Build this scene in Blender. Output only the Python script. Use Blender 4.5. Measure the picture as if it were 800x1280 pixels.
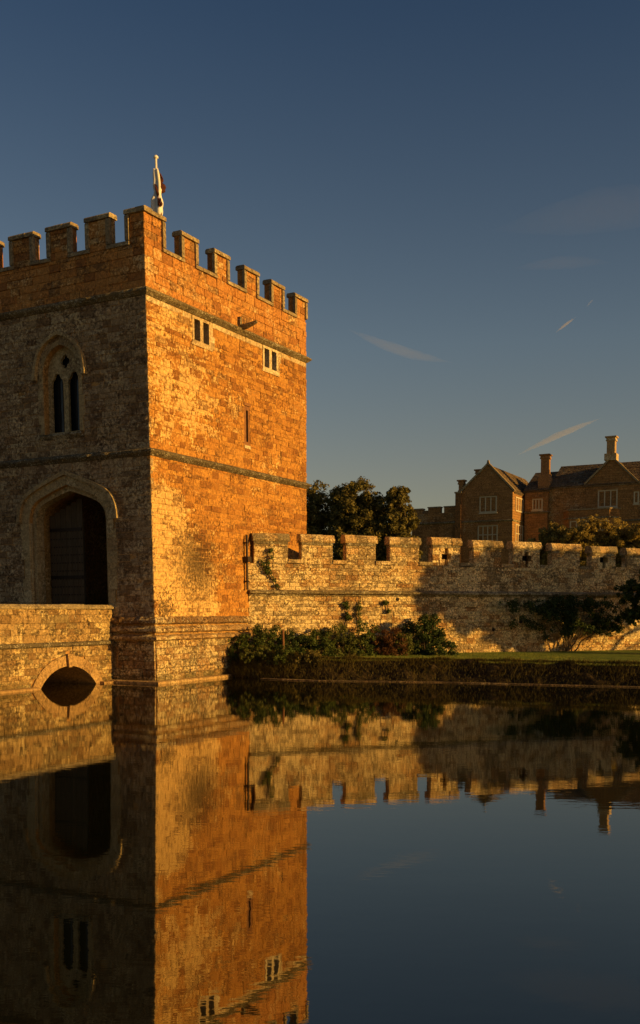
import bpy, bmesh, math, random
import numpy as np
from mathutils import Vector, Matrix, noise as mnoise
random.seed(7); rng = np.random.default_rng(7)
for o in list(bpy.data.objects): bpy.data.objects.remove(o)
S = bpy.context.scene; COL = S.collection
R = math.radians

# ------------------------------------------------------------------ camera
cam = bpy.data.objects.new('camera', bpy.data.cameras.new('camera')); COL.objects.link(cam)
cam.location = (0, 0, 1.98); cam.rotation_euler = (R(90) - .0697, 0, 0)
cam.data.lens = 1254.37 / 1280 * 36; cam.data.sensor_width = 36
cam.data.shift_y = 211.86 / 1280
cam.data.clip_start = .1; cam.data.clip_end = 30000
S.camera = cam
# ------------------------------------------------------------------ sky, sun, exposure
SUN_B, SUN_E = R(25), R(11)            # sun stands to the right, a little in front; low
SD = Vector((math.cos(SUN_B) * math.cos(SUN_E), -math.sin(SUN_B) * math.cos(SUN_E), math.sin(SUN_E)))
world = bpy.data.worlds.new('World'); S.world = world; world.use_nodes = True
wn = world.node_tree; wn.nodes.clear()
sky = wn.nodes.new('ShaderNodeTexSky'); sky.sky_type = 'NISHITA'; sky.sun_disc = False
sky.sun_elevation = SUN_E; sky.sun_rotation = math.atan2(SD.x, SD.y)
sky.altitude = 0; sky.air_density = 1.0; sky.dust_density = .5; sky.ozone_density = 1.6
# thin evening haze towards the horizon, the same all round: the sky pales and warms with falling height
tc = wn.nodes.new('ShaderNodeTexCoord'); sx_ = wn.nodes.new('ShaderNodeSeparateXYZ'); hz = wn.nodes.new('ShaderNodeValToRGB')
el = hz.color_ramp.elements; el.new(.13); el.new(.25); el.new(.5)
for e_, (p_, c_) in zip(el, ((0, (.88, .66, .48)), (.13, (.87, .655, .53)), (.25, (.77, .665, .60)), (.5, (.37, .42, .49)), (1, (.29, .35, .42)))): e_.position = p_; e_.color = (*c_, 1)
tint = wn.nodes.new('ShaderNodeMix'); tint.data_type = 'RGBA'; tint.blend_type = 'MULTIPLY'; tint.inputs[0].default_value = 1
bg = wn.nodes.new('ShaderNodeBackground'); bg.inputs[1].default_value = .085
wo = wn.nodes.new('ShaderNodeOutputWorld')
wn.links.new(tc.outputs['Generated'], sx_.inputs[0]); wn.links.new(sx_.outputs[2], hz.inputs[0])
wn.links.new(sky.outputs[0], tint.inputs[6]); wn.links.new(hz.outputs[0], tint.inputs[7])
wn.links.new(tint.outputs[2], bg.inputs[0]); wn.links.new(bg.outputs[0], wo.inputs[0])
sl = bpy.data.lights.new('sun', 'SUN'); sl.energy = 5.0; sl.angle = R(.5); sl.color = (1, .56, .125)
so = bpy.data.objects.new('sun', sl); COL.objects.link(so); so.location = (60, -20, 30)
so.rotation_euler = (-SD).to_track_quat('-Z', 'Y').to_euler()
S.view_settings.view_transform = 'Standard'; S.view_settings.look = 'None'
S.view_settings.gamma = 1; S.view_settings.use_curve_mapping = False; S.view_settings.exposure = .25

# ------------------------------------------------------------------ node helpers
def newmat(name):
    m = bpy.data.materials.new(name); m.use_nodes = True
    nt = m.node_tree; nt.nodes.clear()
    out = nt.nodes.new('ShaderNodeOutputMaterial'); p = nt.nodes.new('ShaderNodeBsdfPrincipled')
    nt.links.new(p.outputs[0], out.inputs[0]); p.inputs['Specular IOR Level'].default_value = .25
    return m, nt, p
class G:
    def __init__(s, nt): s.nt = nt; s.pos = nt.nodes.new('ShaderNodeNewGeometry').outputs['Position']
    def put(s, sock, v):
        if isinstance(v, (int, float)): sock.default_value = v
        elif isinstance(v, tuple): sock.default_value = (*v, 1) if len(v) == 3 else v
        else: s.nt.links.new(v, sock)
    def math(s, op, a, b=0., c=0., clamp=False):
        n = s.nt.nodes.new('ShaderNodeMath'); n.operation = op; n.use_clamp = clamp
        s.put(n.inputs[0], a); s.put(n.inputs[1], b); s.put(n.inputs[2], c); return n.outputs[0]
    def scale(s, sc, loc=(0, 0, 0), src=None):
        n = s.nt.nodes.new('ShaderNodeMapping'); s.nt.links.new(src or s.pos, n.inputs[0])
        n.inputs['Scale'].default_value = sc; n.inputs['Location'].default_value = loc; return n.outputs[0]
    def noise(s, sc, det=4, rough=.6, vec=None, dist=0):
        n = s.nt.nodes.new('ShaderNodeTexNoise'); s.nt.links.new(vec or s.pos, n.inputs['Vector'])
        n.inputs['Scale'].default_value = sc; n.inputs['Detail'].default_value = det
        n.inputs['Roughness'].default_value = rough; n.inputs['Distortion'].default_value = dist; return n.outputs[0]
    def step(s, v, a, b):
        n = s.nt.nodes.new('ShaderNodeMapRange'); n.interpolation_type = 'SMOOTHSTEP'; s.put(n.inputs[0], v)
        n.inputs[1].default_value = a; n.inputs[2].default_value = b; return n.outputs[0]
    def mix(s, f, a, b, mode='MIX'):
        n = s.nt.nodes.new('ShaderNodeMix'); n.data_type = 'RGBA'; n.blend_type = mode
        s.put(n.inputs[0], f); s.put(n.inputs[6], a); s.put(n.inputs[7], b); return n.outputs[2]
    def ramp(s, v, stops):
        n = s.nt.nodes.new('ShaderNodeValToRGB'); s.put(n.inputs[0], v); e = n.color_ramp.elements
        while len(e) < len(stops): e.new(.5)
        for i, (p, c) in enumerate(stops): e[i].position = p; e[i].color = (*c, 1)
        return n.outputs[0]
    def bump(s, h, st, d, nrm=None):
        n = s.nt.nodes.new('ShaderNodeBump'); n.inputs['Strength'].default_value = st
        n.inputs['Distance'].default_value = d; s.put(n.inputs['Height'], h)
        if nrm: s.nt.links.new(nrm, n.inputs['Normal'])
        return n.outputs[0]
    def rnd(s):
        a = s.nt.nodes.new('ShaderNodeNewGeometry').outputs['Random Per Island']
        b = s.nt.nodes.new('ShaderNodeObjectInfo').outputs['Random']
        return s.math('FRACT', s.math('ADD', a, b))
    def dist(s, p):
        n = s.nt.nodes.new('ShaderNodeVectorMath'); n.operation = 'DISTANCE'
        s.nt.links.new(s.pos, n.inputs[0]); n.inputs[1].default_value = p; return n.outputs['Value']
    def sep(s):
        n = s.nt.nodes.new('ShaderNodeSeparateXYZ'); s.nt.links.new(s.pos, n.inputs[0]); return n.outputs

def stone_mat(name, cols, pale, pamt, dark, damt, lich=0.0, bump=1.0, fine=1.0, stain=None, salt=None, bricks=None, contrast=1.0, grain=1.0):
    """weathered ironstone: tone per stone, limewashed / lichened mottling, sooty pits"""
    m, nt, p = newmat(name); g = G(nt)
    r = g.rnd(); L = g.noise(.55, 5, .6); M = g.noise(2.6 * fine, 6, .7, dist=.6); F = g.noise(13 * fine, 5, .78); X = g.noise(42 * fine, 4, .75)
    n = len(cols) - 1
    c = g.ramp(g.math('ADD', g.math('MULTIPLY', r, .72), g.math('MULTIPLY', M, .35)), [(i / n, q) for i, q in enumerate(cols)])
    # the odd stone of darker, redder iron
    c = g.mix(g.math('MULTIPLY', g.step(r, .13, .09), .62), c, g.mix(.5, dark, cols[0]))
    # pale lime and lichen in ragged patches
    v = g.math('ADD', g.math('MULTIPLY', L, .75), g.math('ADD', g.math('MULTIPLY', M, .55), g.math('MULTIPLY', F, .75)))
    v = g.math('ADD', v, g.math('MULTIPLY', g.math('SUBTRACT', r, .5), .22))
    if salt:
        for (pt, rad, k) in salt:
            v = g.math('ADD', v, g.math('MULTIPLY', g.step(g.dist(pt), rad, rad * .3), k))
    th = 1.36 - pamt * .42
    c = g.mix(g.math('MULTIPLY', g.step(v, th, th + .1), .85), c, pale)
    # sooty, pitted parts
    dv = g.math('ADD', g.math('MULTIPLY', g.noise(1.1, 5, .65, g.scale((1, 1, 1), (7, 3, 5))), .7), g.math('ADD', g.math('MULTIPLY', g.noise(7 * fine, 5, .75, g.scale((1, 1, 1.6), (2, 9, 1))), .8), g.math('MULTIPLY', g.math('SUBTRACT', r, .5), .25)))
    td = 1.06 - damt * .3
    c = g.mix(g.math('MULTIPLY', g.step(dv, td, td + .09), .7), c, dark)
    # grain: pits and crystals a few centimetres across
    ga = g.math('MULTIPLY_ADD', g.step(g.noise(1.7, 3, .6, g.scale((1, 1, 1), (4, 8, 2))), .35, .65), .6, .4)   # some stones weather rough, some stay smooth
    gr = g.math('MAXIMUM', g.math('MULTIPLY_ADD', g.math('MULTIPLY', g.math('SUBTRACT', g.step(F, .36, .64), .5), ga), 1.1 * grain, 1.0), .15)
    gr = g.math('MULTIPLY', gr, g.math('MULTIPLY_ADD', g.step(X, .3, .7), .5, .72))
    c = g.mix(contrast, c, g.mix(1, c, gr, 'MULTIPLY'))
    if lich:
        lv = g.math('ADD', g.noise(20 * fine, 3, .8), g.math('MULTIPLY', M, .35))
        c = g.mix(g.step(lv, .86 - lich * .2, .90 - lich * .2), c, (.52, .48, .34))
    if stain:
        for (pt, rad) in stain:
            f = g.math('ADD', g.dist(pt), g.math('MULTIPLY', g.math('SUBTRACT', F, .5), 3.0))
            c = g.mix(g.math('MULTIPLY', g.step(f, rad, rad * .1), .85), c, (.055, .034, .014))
    if name in ('plinth_stone', 'bridge_stone'):
        zz = g.math('ADD', g.sep()[2], g.math('MULTIPLY', g.math('SUBTRACT', M, .5), .5))
        c = g.mix(g.math('MULTIPLY', g.step(zz, .30, .06), .55), c, (.10, .085, .03))
    g.put(p.inputs['Base Color'], c)
    rr = g.math('ADD', .78, g.math('MULTIPLY', F, .2)); g.put(p.inputs['Roughness'], rr)
    h = g.math('ADD', g.math('MULTIPLY', M, 1.1), g.math('ADD', g.math('MULTIPLY', g.math('MULTIPLY', F, ga), .75), g.math('MULTIPLY', X, .22)))
    if bricks:
        b = nt.nodes.new('ShaderNodeTexBrick'); sx = g.sep(); cm = nt.nodes.new('ShaderNodeCombineXYZ')
        g.put(cm.inputs[0], g.math('ADD', g.math('MULTIPLY', sx[0], bricks[0]), g.math('MULTIPLY', sx[1], bricks[1]))); g.put(cm.inputs[1], sx[2])
        nt.links.new(cm.outputs[0], b.inputs['Vector']); b.inputs['Scale'].default_value = 1
        b.inputs['Brick Width'].default_value = .42; b.inputs['Row Height'].default_value = .19; b.inputs['Mortar Size'].default_value = .012
        b.inputs['Color1'].default_value = (1, 1, 1, 1); b.inputs['Color2'].default_value = (.45, .45, .45, 1); b.inputs['Mortar'].default_value = (.5, .5, .5, 1)
        c2 = g.mix(.55, c, b.outputs[0], 'MULTIPLY'); g.put(p.inputs['Base Color'], c2)
        h = g.math('SUBTRACT', h, g.math('MULTIPLY', b.outputs[1], .8))
    nt.links.new(g.bump(h, 1.0 * bump, .055), p.inputs['Normal'])
    return m

def simple_mat(name, c1, c2, sc=8, rough=.7, bump=.3, metal=0, stretch=(1, 1, 1), spec=.25, bd=.02):
    m, nt, p = newmat(name); g = G(nt); v = g.scale(stretch)
    n = g.noise(sc, 5, .65, v); r = g.rnd()
    f = g.step(g.math('ADD', n, g.math('MULTIPLY', g.math('SUBTRACT', r, .5), .35)), .3, .7)
    g.put(p.inputs['Base Color'], g.mix(f, c1, c2)); p.inputs['Roughness'].default_value = rough
    p.inputs['Metallic'].default_value = metal; p.inputs['Specular IOR Level'].default_value = spec
    if bump: nt.links.new(g.bump(g.noise(sc * 3, 5, .7, v), bump, bd), p.inputs['Normal'])
    return m

def leaf_mat(name, c1, c2, c3, trans=.25, sc=1.2):
    m, nt, p = newmat(name); g = G(nt); r = g.rnd()
    c = g.ramp(g.math('ADD', g.math('MULTIPLY', r, .7), g.math('MULTIPLY', g.noise(sc, 3), .4)), [(0.1, c1), (.5, c2), (.95, c3)])
    g.put(p.inputs['Base Color'], c); p.inputs['Roughness'].default_value = .6; p.inputs['Specular IOR Level'].default_value = .2
    t = nt.nodes.new('ShaderNodeBsdfTranslucent'); nt.links.new(c, t.inputs[0])
    mx = nt.nodes.new('ShaderNodeMixShader'); mx.inputs[0].default_value = trans
    nt.links.new(p.outputs[0], mx.inputs[1]); nt.links.new(t.outputs[0], mx.inputs[2])
    nt.links.new(mx.outputs[0], [n for n in nt.nodes if n.type == 'OUTPUT_MATERIAL'][0].inputs[0])
    return m

# tower frame: local x runs along the sunlit face, local y along the shaded gate face
YAW = .4885
AX = Vector((math.sin(YAW), math.cos(YAW), 0)); BX = Vector((-AX.y, AX.x, 0))
TO = Vector((-4.497, 27.5, 0)); TW, TD, LEAN = 8.6, 9.0, .019
def tw(u, v, z): return tuple(TO + AX * u + BX * v + Vector((0, 0, z)))
ORG = [(.27, .105, .022), (.40, .175, .036), (.50, .24, .05), (.36, .155, .03), (.52, .27, .065)]
M = {}
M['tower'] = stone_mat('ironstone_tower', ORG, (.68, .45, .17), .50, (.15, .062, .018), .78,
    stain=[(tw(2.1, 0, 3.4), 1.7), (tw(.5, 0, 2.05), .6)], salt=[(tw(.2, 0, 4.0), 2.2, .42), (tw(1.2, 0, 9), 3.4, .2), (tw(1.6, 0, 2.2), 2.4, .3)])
M['gate_face'] = stone_mat('greyer_gate_face', [(.22, .13, .055), (.32, .22, .11), (.38, .27, .15), (.28, .17, .075)], (.45, .35, .19), .75, (.10, .045, .016), .95, grain=1.3)  # greyer, less orange stone tone for the gate face
M['parapet'] = stone_mat('ironstone_parapet', [(.38, .15, .035), (.48, .22, .055), (.52, .27, .075)], (.62, .42, .19), .6, (.11, .052, .02), .85)
M['core'] = stone_mat('lime_mortar', [(.38, .20, .06), (.46, .27, .09)], (.58, .42, .18), .6, (.2, .10, .04), .5)
M['pale'] = stone_mat('pale_dressed_stone', [(.48, .34, .17), (.56, .42, .23)], (.64, .52, .31), .8, (.22, .14, .07), .35)
M['jamb'] = stone_mat('gate_arch_stone', [(.34, .24, .11), (.44, .33, .16)], (.5, .4, .22), .6, (.2, .12, .06), .5)
M['string'] = stone_mat('lichened_moulding', [(.14, .11, .06), (.26, .19, .09)], (.42, .36, .22), .7, (.06, .045, .025), .9, lich=.5, bump=1.3)
M['coping'] = stone_mat('weathered_coping', [(.24, .18, .10), (.34, .26, .14)], (.46, .37, .2), .6, (.12, .09, .05), .7, lich=.25)
M['plinth'] = stone_mat('plinth_stone', [(.22, .12, .05), (.36, .22, .09), (.42, .29, .14)], (.56, .44, .22), .8, (.07, .042, .018), 1.0, lich=.4, bump=1.3, grain=1.6)
M['bridge'] = stone_mat('bridge_stone', [(.26, .15, .055), (.36, .24, .10), (.44, .31, .13)], (.60, .45, .2), .78, (.07, .042, .018), 1.0, grain=1.4, lich=.2, bump=1.2)
M['vous'] = stone_mat('bridge_arch_stone', [(.36, .22, .09), (.42, .27, .11)], (.5, .36, .17), .5, (.2, .12, .05), .3)
M['wall'] = stone_mat('curtain_rubble', [(.38, .19, .06), (.54, .34, .14), (.62, .44, .20), (.48, .27, .10)], (.78, .61, .31), .92, (.10, .052, .02), 1.0, grain=1.3, lich=.25, bump=1.3, fine=1.3)
M['kerb'] = stone_mat('wet_kerb_stone', [(.13, .085, .04), (.2, .13, .06)], (.3, .22, .11), .5, (.04, .03, .015), .9)
M['cap'] = stone_mat('stone_cap', [(.46, .29, .12), (.6, .42, .19)], (.72, .56, .3), .9, (.04, .03, .017), 1.2, lich=.4, fine=1.4)
M['house'] = stone_mat('manor_ironstone', [(.34, .17, .055), (.46, .25, .085)], (.50, .36, .18), .5, (.16, .08, .03), .7, bricks=(-.883, .469), bump=.8)
M['chimney'] = stone_mat('chimney_ashlar', [(.40, .26, .11), (.5, .35, .17)], (.62, .5, .3), .9, (.2, .12, .06), .3)
M['chimney_red'] = stone_mat('chimney_brown', [(.30, .16, .06), (.38, .2, .075)], (.42, .26, .11), .5, (.14, .08, .04), .5)
M['slate'] = stone_mat('stone_slate', [(.14, .10, .06), (.2, .14, .08), (.26, .18, .10)], (.36, .30, .2), .5, (.06, .045, .03), .9, lich=.25, fine=.8)
M['dark_stone'] = simple_mat('slit_surround', (.16, .07, .03), (.26, .12, .045), 9, .9, .5)
M['shade_fill'] = simple_mat('painted_shade', (.02, .016, .012), (.03, .024, .018), 3, .95, 0)  # near-black colour standing in for the shade inside openings
M['lead'] = simple_mat('lead', (.05, .045, .04), (.08, .07, .06), 10, .6, .2)
M['iron'] = simple_mat('black_iron', (.03, .022, .016), (.05, .035, .025), 20, .55, .3, .4)
M['oak'] = simple_mat('old_oak', (.07, .05, .028), (.12, .085, .05), 5, .8, .5, stretch=(6, 6, .7))
M['white'] = simple_mat('white_paint', (.72, .7, .64), (.8, .78, .72), 12, .45, .1)
M['flag'] = simple_mat('flag_white', (.7, .68, .64), (.8, .78, .74), 6, .8, .1)
M['flagred'] = simple_mat('flag_dark_red', (.07, .02, .015), (.11, .03, .02), 6, .8, .1)
M['stake'] = simple_mat('rusty_stake', (.12, .05, .025), (.2, .09, .04), 14, .85, .4)
M['bark'] = simple_mat('bark', (.07, .05, .03), (.13, .09, .055), 6, .9, .7, stretch=(3, 3, .6))
m, nt, p = newmat('window_glass'); g = G(nt)
p.inputs['Base Color'].default_value = (.012, .014, .016, 1); p.inputs['Roughness'].default_value = .12; p.inputs['Specular IOR Level'].default_value = .32
nt.links.new(g.bump(g.noise(3, 2), .25, .02), p.inputs['Normal']); M['glass'] = m
M['leaf_dark'] = leaf_mat('leaves_dark', (.02, .035, .01), (.04, .065, .016), (.075, .10, .025), .2)
M['leaf_mid'] = leaf_mat('leaves_mid', (.035, .055, .012), (.065, .095, .02), (.12, .14, .03), .25)
M['leaf_light'] = leaf_mat('leaves_light', (.07, .09, .02), (.12, .14, .035), (.19, .18, .05), .35)
M['leaf_olive'] = leaf_mat('leaves_olive', (.09, .085, .022), (.15, .13, .035), (.23, .18, .05), .3)
M['leaf_red'] = leaf_mat('leaves_rust', (.07, .035, .015), (.13, .055, .025), (.16, .09, .03), .3)
M['leaf_sun_gold'] = leaf_mat('leaves_sun_gold', (.18, .14, .035), (.34, .25, .06), (.46, .34, .09), .4)  # warm low sunlight is part of this leaf colour
M['grass'] = leaf_mat('grass_blades', (.10, .14, .02), (.18, .21, .035), (.32, .31, .07), .35, 3)
M['sedge'] = leaf_mat('bank_grass', (.06, .05, .015), (.13, .10, .03), (.22, .18, .05), .3, 3)
M['red_leafstem'] = simple_mat('stem', (.08, .05, .03), (.12, .08, .04), 10, .9, .2)
# ground materials
m, nt, p = newmat('lawn_turf'); g = G(nt)
c = g.ramp(g.math('ADD', g.math('MULTIPLY', g.noise(.8, 5), .6), g.math('MULTIPLY', g.noise(12, 5, .7), .45)), [(.32, (.075, .12, .014)), (.5, (.14, .20, .026)), (.72, (.26, .28, .05))])
g.put(p.inputs['Base Color'], c); p.inputs['Roughness'].default_value = .95
nt.links.new(g.bump(g.noise(30, 6, .8), 1, .06), p.inputs['Normal']); M['lawn'] = m
m, nt, p = newmat('bank_earth'); g = G(nt)
c = g.ramp(g.math('ADD', g.math('MULTIPLY', g.noise(2, 5), .5), g.math('MULTIPLY', g.noise(14, 6, .7), .5)), [(.34, (.02, .014, .008)), (.5, (.055, .037, .017)), (.72, (.16, .11, .045))])
g.put(p.inputs['Base Color'], c); p.inputs['Roughness'].default_value = .95
nt.links.new(g.bump(g.noise(12, 6, .75), 1, .12), p.inputs['Normal']); M['earth'] = m
m, nt, p = newmat('moat_water'); g = G(nt)
p.inputs['Base Color'].default_value = (.006, .007, .003, 1); p.inputs['Roughness'].default_value = .015
p.inputs['IOR'].default_value = 2.6; p.inputs['Specular Tint'].default_value = (1, .95, .80, 1); p.inputs['Specular IOR Level'].default_value = .5
h = g.math('ADD', g.math('MULTIPLY', g.noise(1.5, 3, .5, g.scale((.5, 1.1, 1))), .55), g.math('MULTIPLY', g.noise(9, 3, .5, g.scale((.6, 1.3, 1))), .16))
nt.links.new(g.bump(h, .038, .05), p.inputs['Normal']); M['water'] = m

# ------------------------------------------------------------------ object helpers
def empty(name, label, cat, loc=(0, 0, 0), rz=0, group=None):
    o = bpy.data.objects.new(name, None); COL.objects.link(o); o.location = loc; o.rotation_euler = (0, 0, rz)
    o.empty_display_size = .2; o['label'] = label; o['category'] = cat
    if group: o['group'] = group
    return o
def tag(o, label, cat, group=None):
    o['label'] = label; o['category'] = cat
    if group: o['group'] = group
    return o
def link_mesh(name, me, mat, parent=None, kind=None, smooth=False):
    if mat: me.materials.clear(); me.materials.append(mat)
    if smooth: me.shade_smooth()
    o = bpy.data.objects.new(name, me); COL.objects.link(o)
    if parent: o.parent = parent
    if kind: o['kind'] = kind
    return o
def twarp(x, y, z): return (x, y + LEAN * z * (1 - x / TW), z)

class MB:
    def __init__(s): s.v = []; s.f = []
    def add(s, vs, fs):
        k = len(s.v); s.v += [tuple(q) for q in vs]; s.f += [tuple(i + k for i in f) for f in fs]; return s
    def box(s, x0, x1, y0, y1, z0, z1):
        vs = [(x, y, z) for z in (z0, z1) for y in (y0, y1) for x in (x0, x1)]
        return s.add(vs, [(0, 2, 3, 1), (4, 5, 7, 6), (0, 1, 5, 4), (2, 6, 7, 3), (0, 4, 6, 2), (1, 3, 7, 5)])
    def prism(s, poly, F, d0, d1):
        """poly [(s,z)] between depths d0 (front) and d1 (back)"""
        n = len(poly)
        vs = [F(a, b, d0) for a, b in poly] + [F(a, b, d1) for a, b in poly]
        return s.add(vs, [tuple(range(n)), tuple(range(2 * n - 1, n - 1, -1))] + [(i, i + n, (i + 1) % n + n, (i + 1) % n) for i in range(n)])
    def tube(s, pts, rads, n=8, cap=True):
        k = len(s.v); pts = [Vector(p) for p in pts]
        for i, p in enumerate(pts):
            d = (pts[min(i + 1, len(pts) - 1)] - pts[max(i - 1, 0)]).normalized()
            a = d.orthogonal().normalized() if i == 0 else (a - d * a.dot(d)).normalized(); b = d.cross(a)
            for j in range(n):
                t = 2 * math.pi * j / n; s.v.append(tuple(p + (a * math.cos(t) + b * math.sin(t)) * rads[i]))
        for i in range(len(pts) - 1):
            for j in range(n):
                s.f.append((k + i * n + j, k + i * n + (j + 1) % n, k + (i + 1) * n + (j + 1) % n, k + (i + 1) * n + j))
        if cap: s.f.append(tuple(k + j for j in range(n))[::-1]); s.f.append(tuple(k + (len(pts) - 1) * n + j for j in range(n)))
        return s
    def mesh(s, name, warp=None):
        me = bpy.data.meshes.new(name)
        vs = [warp(*q) for q in s.v] if warp else s.v
        me.from_pydata(vs, [], s.f)
        bm = bmesh.new(); bm.from_mesh(me); bmesh.ops.recalc_face_normals(bm, faces=bm.faces); bm.to_mesh(me); bm.free()
        return me
    def build(s, name, mat, parent=None, warp=None, kind=None, smooth=False):
        return link_mesh(name, s.mesh(name, warp), mat, parent, kind, smooth)

def lerp(a, b, t): return a + (b - a) * t
def arch(c, hw, zs, za, k=.74, x=.95, n=10, z0=None, side='full'):
    """pointed arch outline, from right foot over the apex to the left foot"""
    def half(sg):
        P0, P1, P2 = (c + sg * hw, zs), (c + sg * hw * x, zs + k * (za - zs)), (c, za); o = []
        for i in range(n + 1):
            t = i / n; o.append(tuple((1 - t) ** 2 * P0[j] + 2 * t * (1 - t) * P1[j] + t * t * P2[j] for j in (0, 1)))
        return o
    r = half(-1) + half(1)[::-1][1:]
    if z0 is not None: r = [(c - hw, z0)] + r + [(c + hw, z0)]
    return r
def arch4(c, hw, zs, za, n=12, z0=None):
    """four-centred arch: tight turn at the springing, nearly straight rise to the point"""
    def half(sg):
        P0, P1, P2 = (c + sg * hw, zs), (c + sg * hw, zs + .50 * (za - zs)), (c + sg * hw * .70, zs + .66 * (za - zs)); o = []; m = n // 2
        for i in range(m + 1):
            t = i / m; o.append(tuple((1 - t) ** 2 * P0[j] + 2 * t * (1 - t) * P1[j] + t * t * P2[j] for j in (0, 1)))
        Q1 = (c + sg * hw * .34, zs + .865 * (za - zs))
        for i in range(1, n - m + 1):
            t = i / (n - m); o.append(tuple((1 - t) ** 2 * P2[j] + 2 * t * (1 - t) * Q1[j] + t * t * (c, za)[j] for j in (0, 1)))
        return o
    r = half(-1) + half(1)[::-1][1:]
    if z0 is not None: r = [(c - hw, z0)] + r + [(c + hw, z0)]
    return r
def span_at(poly, z):
    xs = []
    for (a, b), (c, d) in zip(poly, poly[1:] + poly[:1]):
        if (b - z) * (d - z) < 0: xs.append(a + (c - a) * (z - b) / (d - b))
    return (min(xs), max(xs)) if len(xs) > 1 else None

def boolean_cut(me_obj, cutters):
    for c in cutters:
        md = me_obj.modifiers.new('cut', 'BOOLEAN'); md.object = c; md.operation = 'DIFFERENCE'; md.solver = 'EXACT'
    bpy.context.view_layer.update()
    dg = bpy.context.evaluated_depsgraph_get(); me = bpy.data.meshes.new_from_object(me_obj.evaluated_get(dg))
    me_obj.modifiers.clear(); me_obj.data = me
    for c in cutters: bpy.data.objects.remove(c)
def plate(name, outer, holes, F, d0, d1, mat, parent, warp=None):
    """flat slab with holes, filled by Blender's own scan fill"""
    bm = bmesh.new(); es = []
    for loop in [outer] + holes:
        vs = [bm.verts.new((a, 0, b)) for a, b in loop]
        es += [bm.edges.new((vs[i], vs[(i + 1) % len(vs)])) for i in range(len(vs))]
    bmesh.ops.triangle_fill(bm, use_beauty=True, use_dissolve=False, edges=es)
    ex = bmesh.ops.extrude_face_region(bm, geom=bm.faces[:])
    for v in [q for q in ex['geom'] if isinstance(q, bmesh.types.BMVert)]: v.co.y = 1
    for v in bm.verts:
        q = F(v.co.x, v.co.z, lerp(d0, d1, v.co.y)); v.co = warp(*q) if warp else q
    bmesh.ops.recalc_face_normals(bm, faces=bm.faces)
    me = bpy.data.meshes.new(name); bm.to_mesh(me); bm.free()
    return link_mesh(name, me, mat, parent)

def sweep(path, profile, F=None, seg=.3, jit=.012, closed_ends=True):
    """profile [(out, z)] swept along a plan path [(x,y)], outward = right-hand side; mitred corners"""
    pts = []; N = len(path)
    nrm = []
    for i in range(N - 1):
        d = Vector(path[i + 1]) - Vector(path[i]); d.normalize(); nrm.append(Vector((d.y, -d.x)))
    mb = MB(); rings = []
    for i in range(N):
        if i == 0: o = nrm[0]
        elif i == N - 1: o = nrm[-1]
        else:
            b = (nrm[i - 1] + nrm[i]).normalized(); o = b / max(.3, b.dot(nrm[i]))
        rings.append((Vector(path[i]), o, True))
        if i < N - 1:
            L = (Vector(path[i + 1]) - Vector(path[i])).length; k = max(1, int(L / seg))
            for j in range(1, k): rings.append((Vector(path[i]).lerp(Vector(path[i + 1]), j / k), nrm[i], False))
    m = len(profile)
    for (q, o, corner) in rings:
        w = random.uniform(-jit, jit)
        for (out, z) in profile:
            e = out + (w + random.uniform(-jit, jit) * .6 if out > .02 else 0)
            mb.v.append((q.x + o.x * e, q.y + o.y * e, z + (random.uniform(-jit, jit) * .5 if out > .02 else 0)))
    for i in range(len(rings) - 1):
        for j in range(m):
            mb.f.append((i * m + j, i * m + (j + 1) % m, (i + 1) * m + (j + 1) % m, (i + 1) * m + j))
    mb.f.append(tuple(range(m))); mb.f.append(tuple((len(rings) - 1) * m + j for j in range(m))[::-1])
    return mb

# ------------------------------------------------------------------ masonry
TEMPL = []
for k in range(10):
    cx, cz, cy = .02, .045, .14
    j = lambda a: random.uniform(-a, a)
    bk = [(-.5, 1, -.5), (.5, 1, -.5), (.5, 1, .5), (-.5, 1, .5)]
    of = [(x + j(.006), cy + j(.05), z + j(.012)) for x, z in ((-.5, -.5), (.5, -.5), (.5, .5), (-.5, .5))]
    fr = [(x * (1 - 2 * cx) + j(.012), j(.09), z * (1 - 2 * cz) + j(.03)) for x, z in ((-.5, -.5), (.5, -.5), (.5, .5), (-.5, .5))]
    vs = bk + of + fr + [(j(.2), -.04 + j(.12), j(.2))]
    fs = []
    for i in range(4):
        n = (i + 1) % 4; fs += [(i, n, n + 4, i + 4), (i + 4, n + 4, n + 8, i + 8), (i + 8, n + 8, 12)]
    TEMPL.append((vs, fs))
def course(s0, s1, z0, z1, ch, cl, holes=(), gap=.005):
    """courses of stones on a face: list of (s centre, z centre, w, h); holes are outlines to stay out of"""
    out = []; z = z0
    while z < z1 - .03:
        h = min(random.uniform(*ch), z1 - z)
        if z1 - z - h < ch[0] * .6: h = z1 - z
        cuts = []
        for hp in holes:
            zz = [z + h * t for t in (.08, .5, .92)]
            sp = [q for q in (span_at(hp, t) for t in zz) if q]
            if sp: cuts.append((min(q[0] for q in sp), max(q[1] for q in sp)))
        s = s0 - random.uniform(0, cl[0]) * .0
        while s < s1 - .02:
            w = random.uniform(*cl) * (1.15 if h > (ch[0] + ch[1]) / 2 else .9)
            e = min(s + w, s1)
            if s1 - e < cl[0] * .5: e = s1
            segs = [(s, e)]
            for a, b in cuts:
                ns = []
                for (p, q) in segs:
                    if q <= a or p >= b: ns.append((p, q))
                    else:
                        if p < a: ns.append((p, a))
                        if q > b: ns.append((b, q))
                segs = ns
            for p, q in segs:
                if q - p > .07: out.append(((p + q) / 2, z + h / 2, q - p - gap, h - gap))
            s = e
        z += h
    return out
CF = 1254.37
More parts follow.
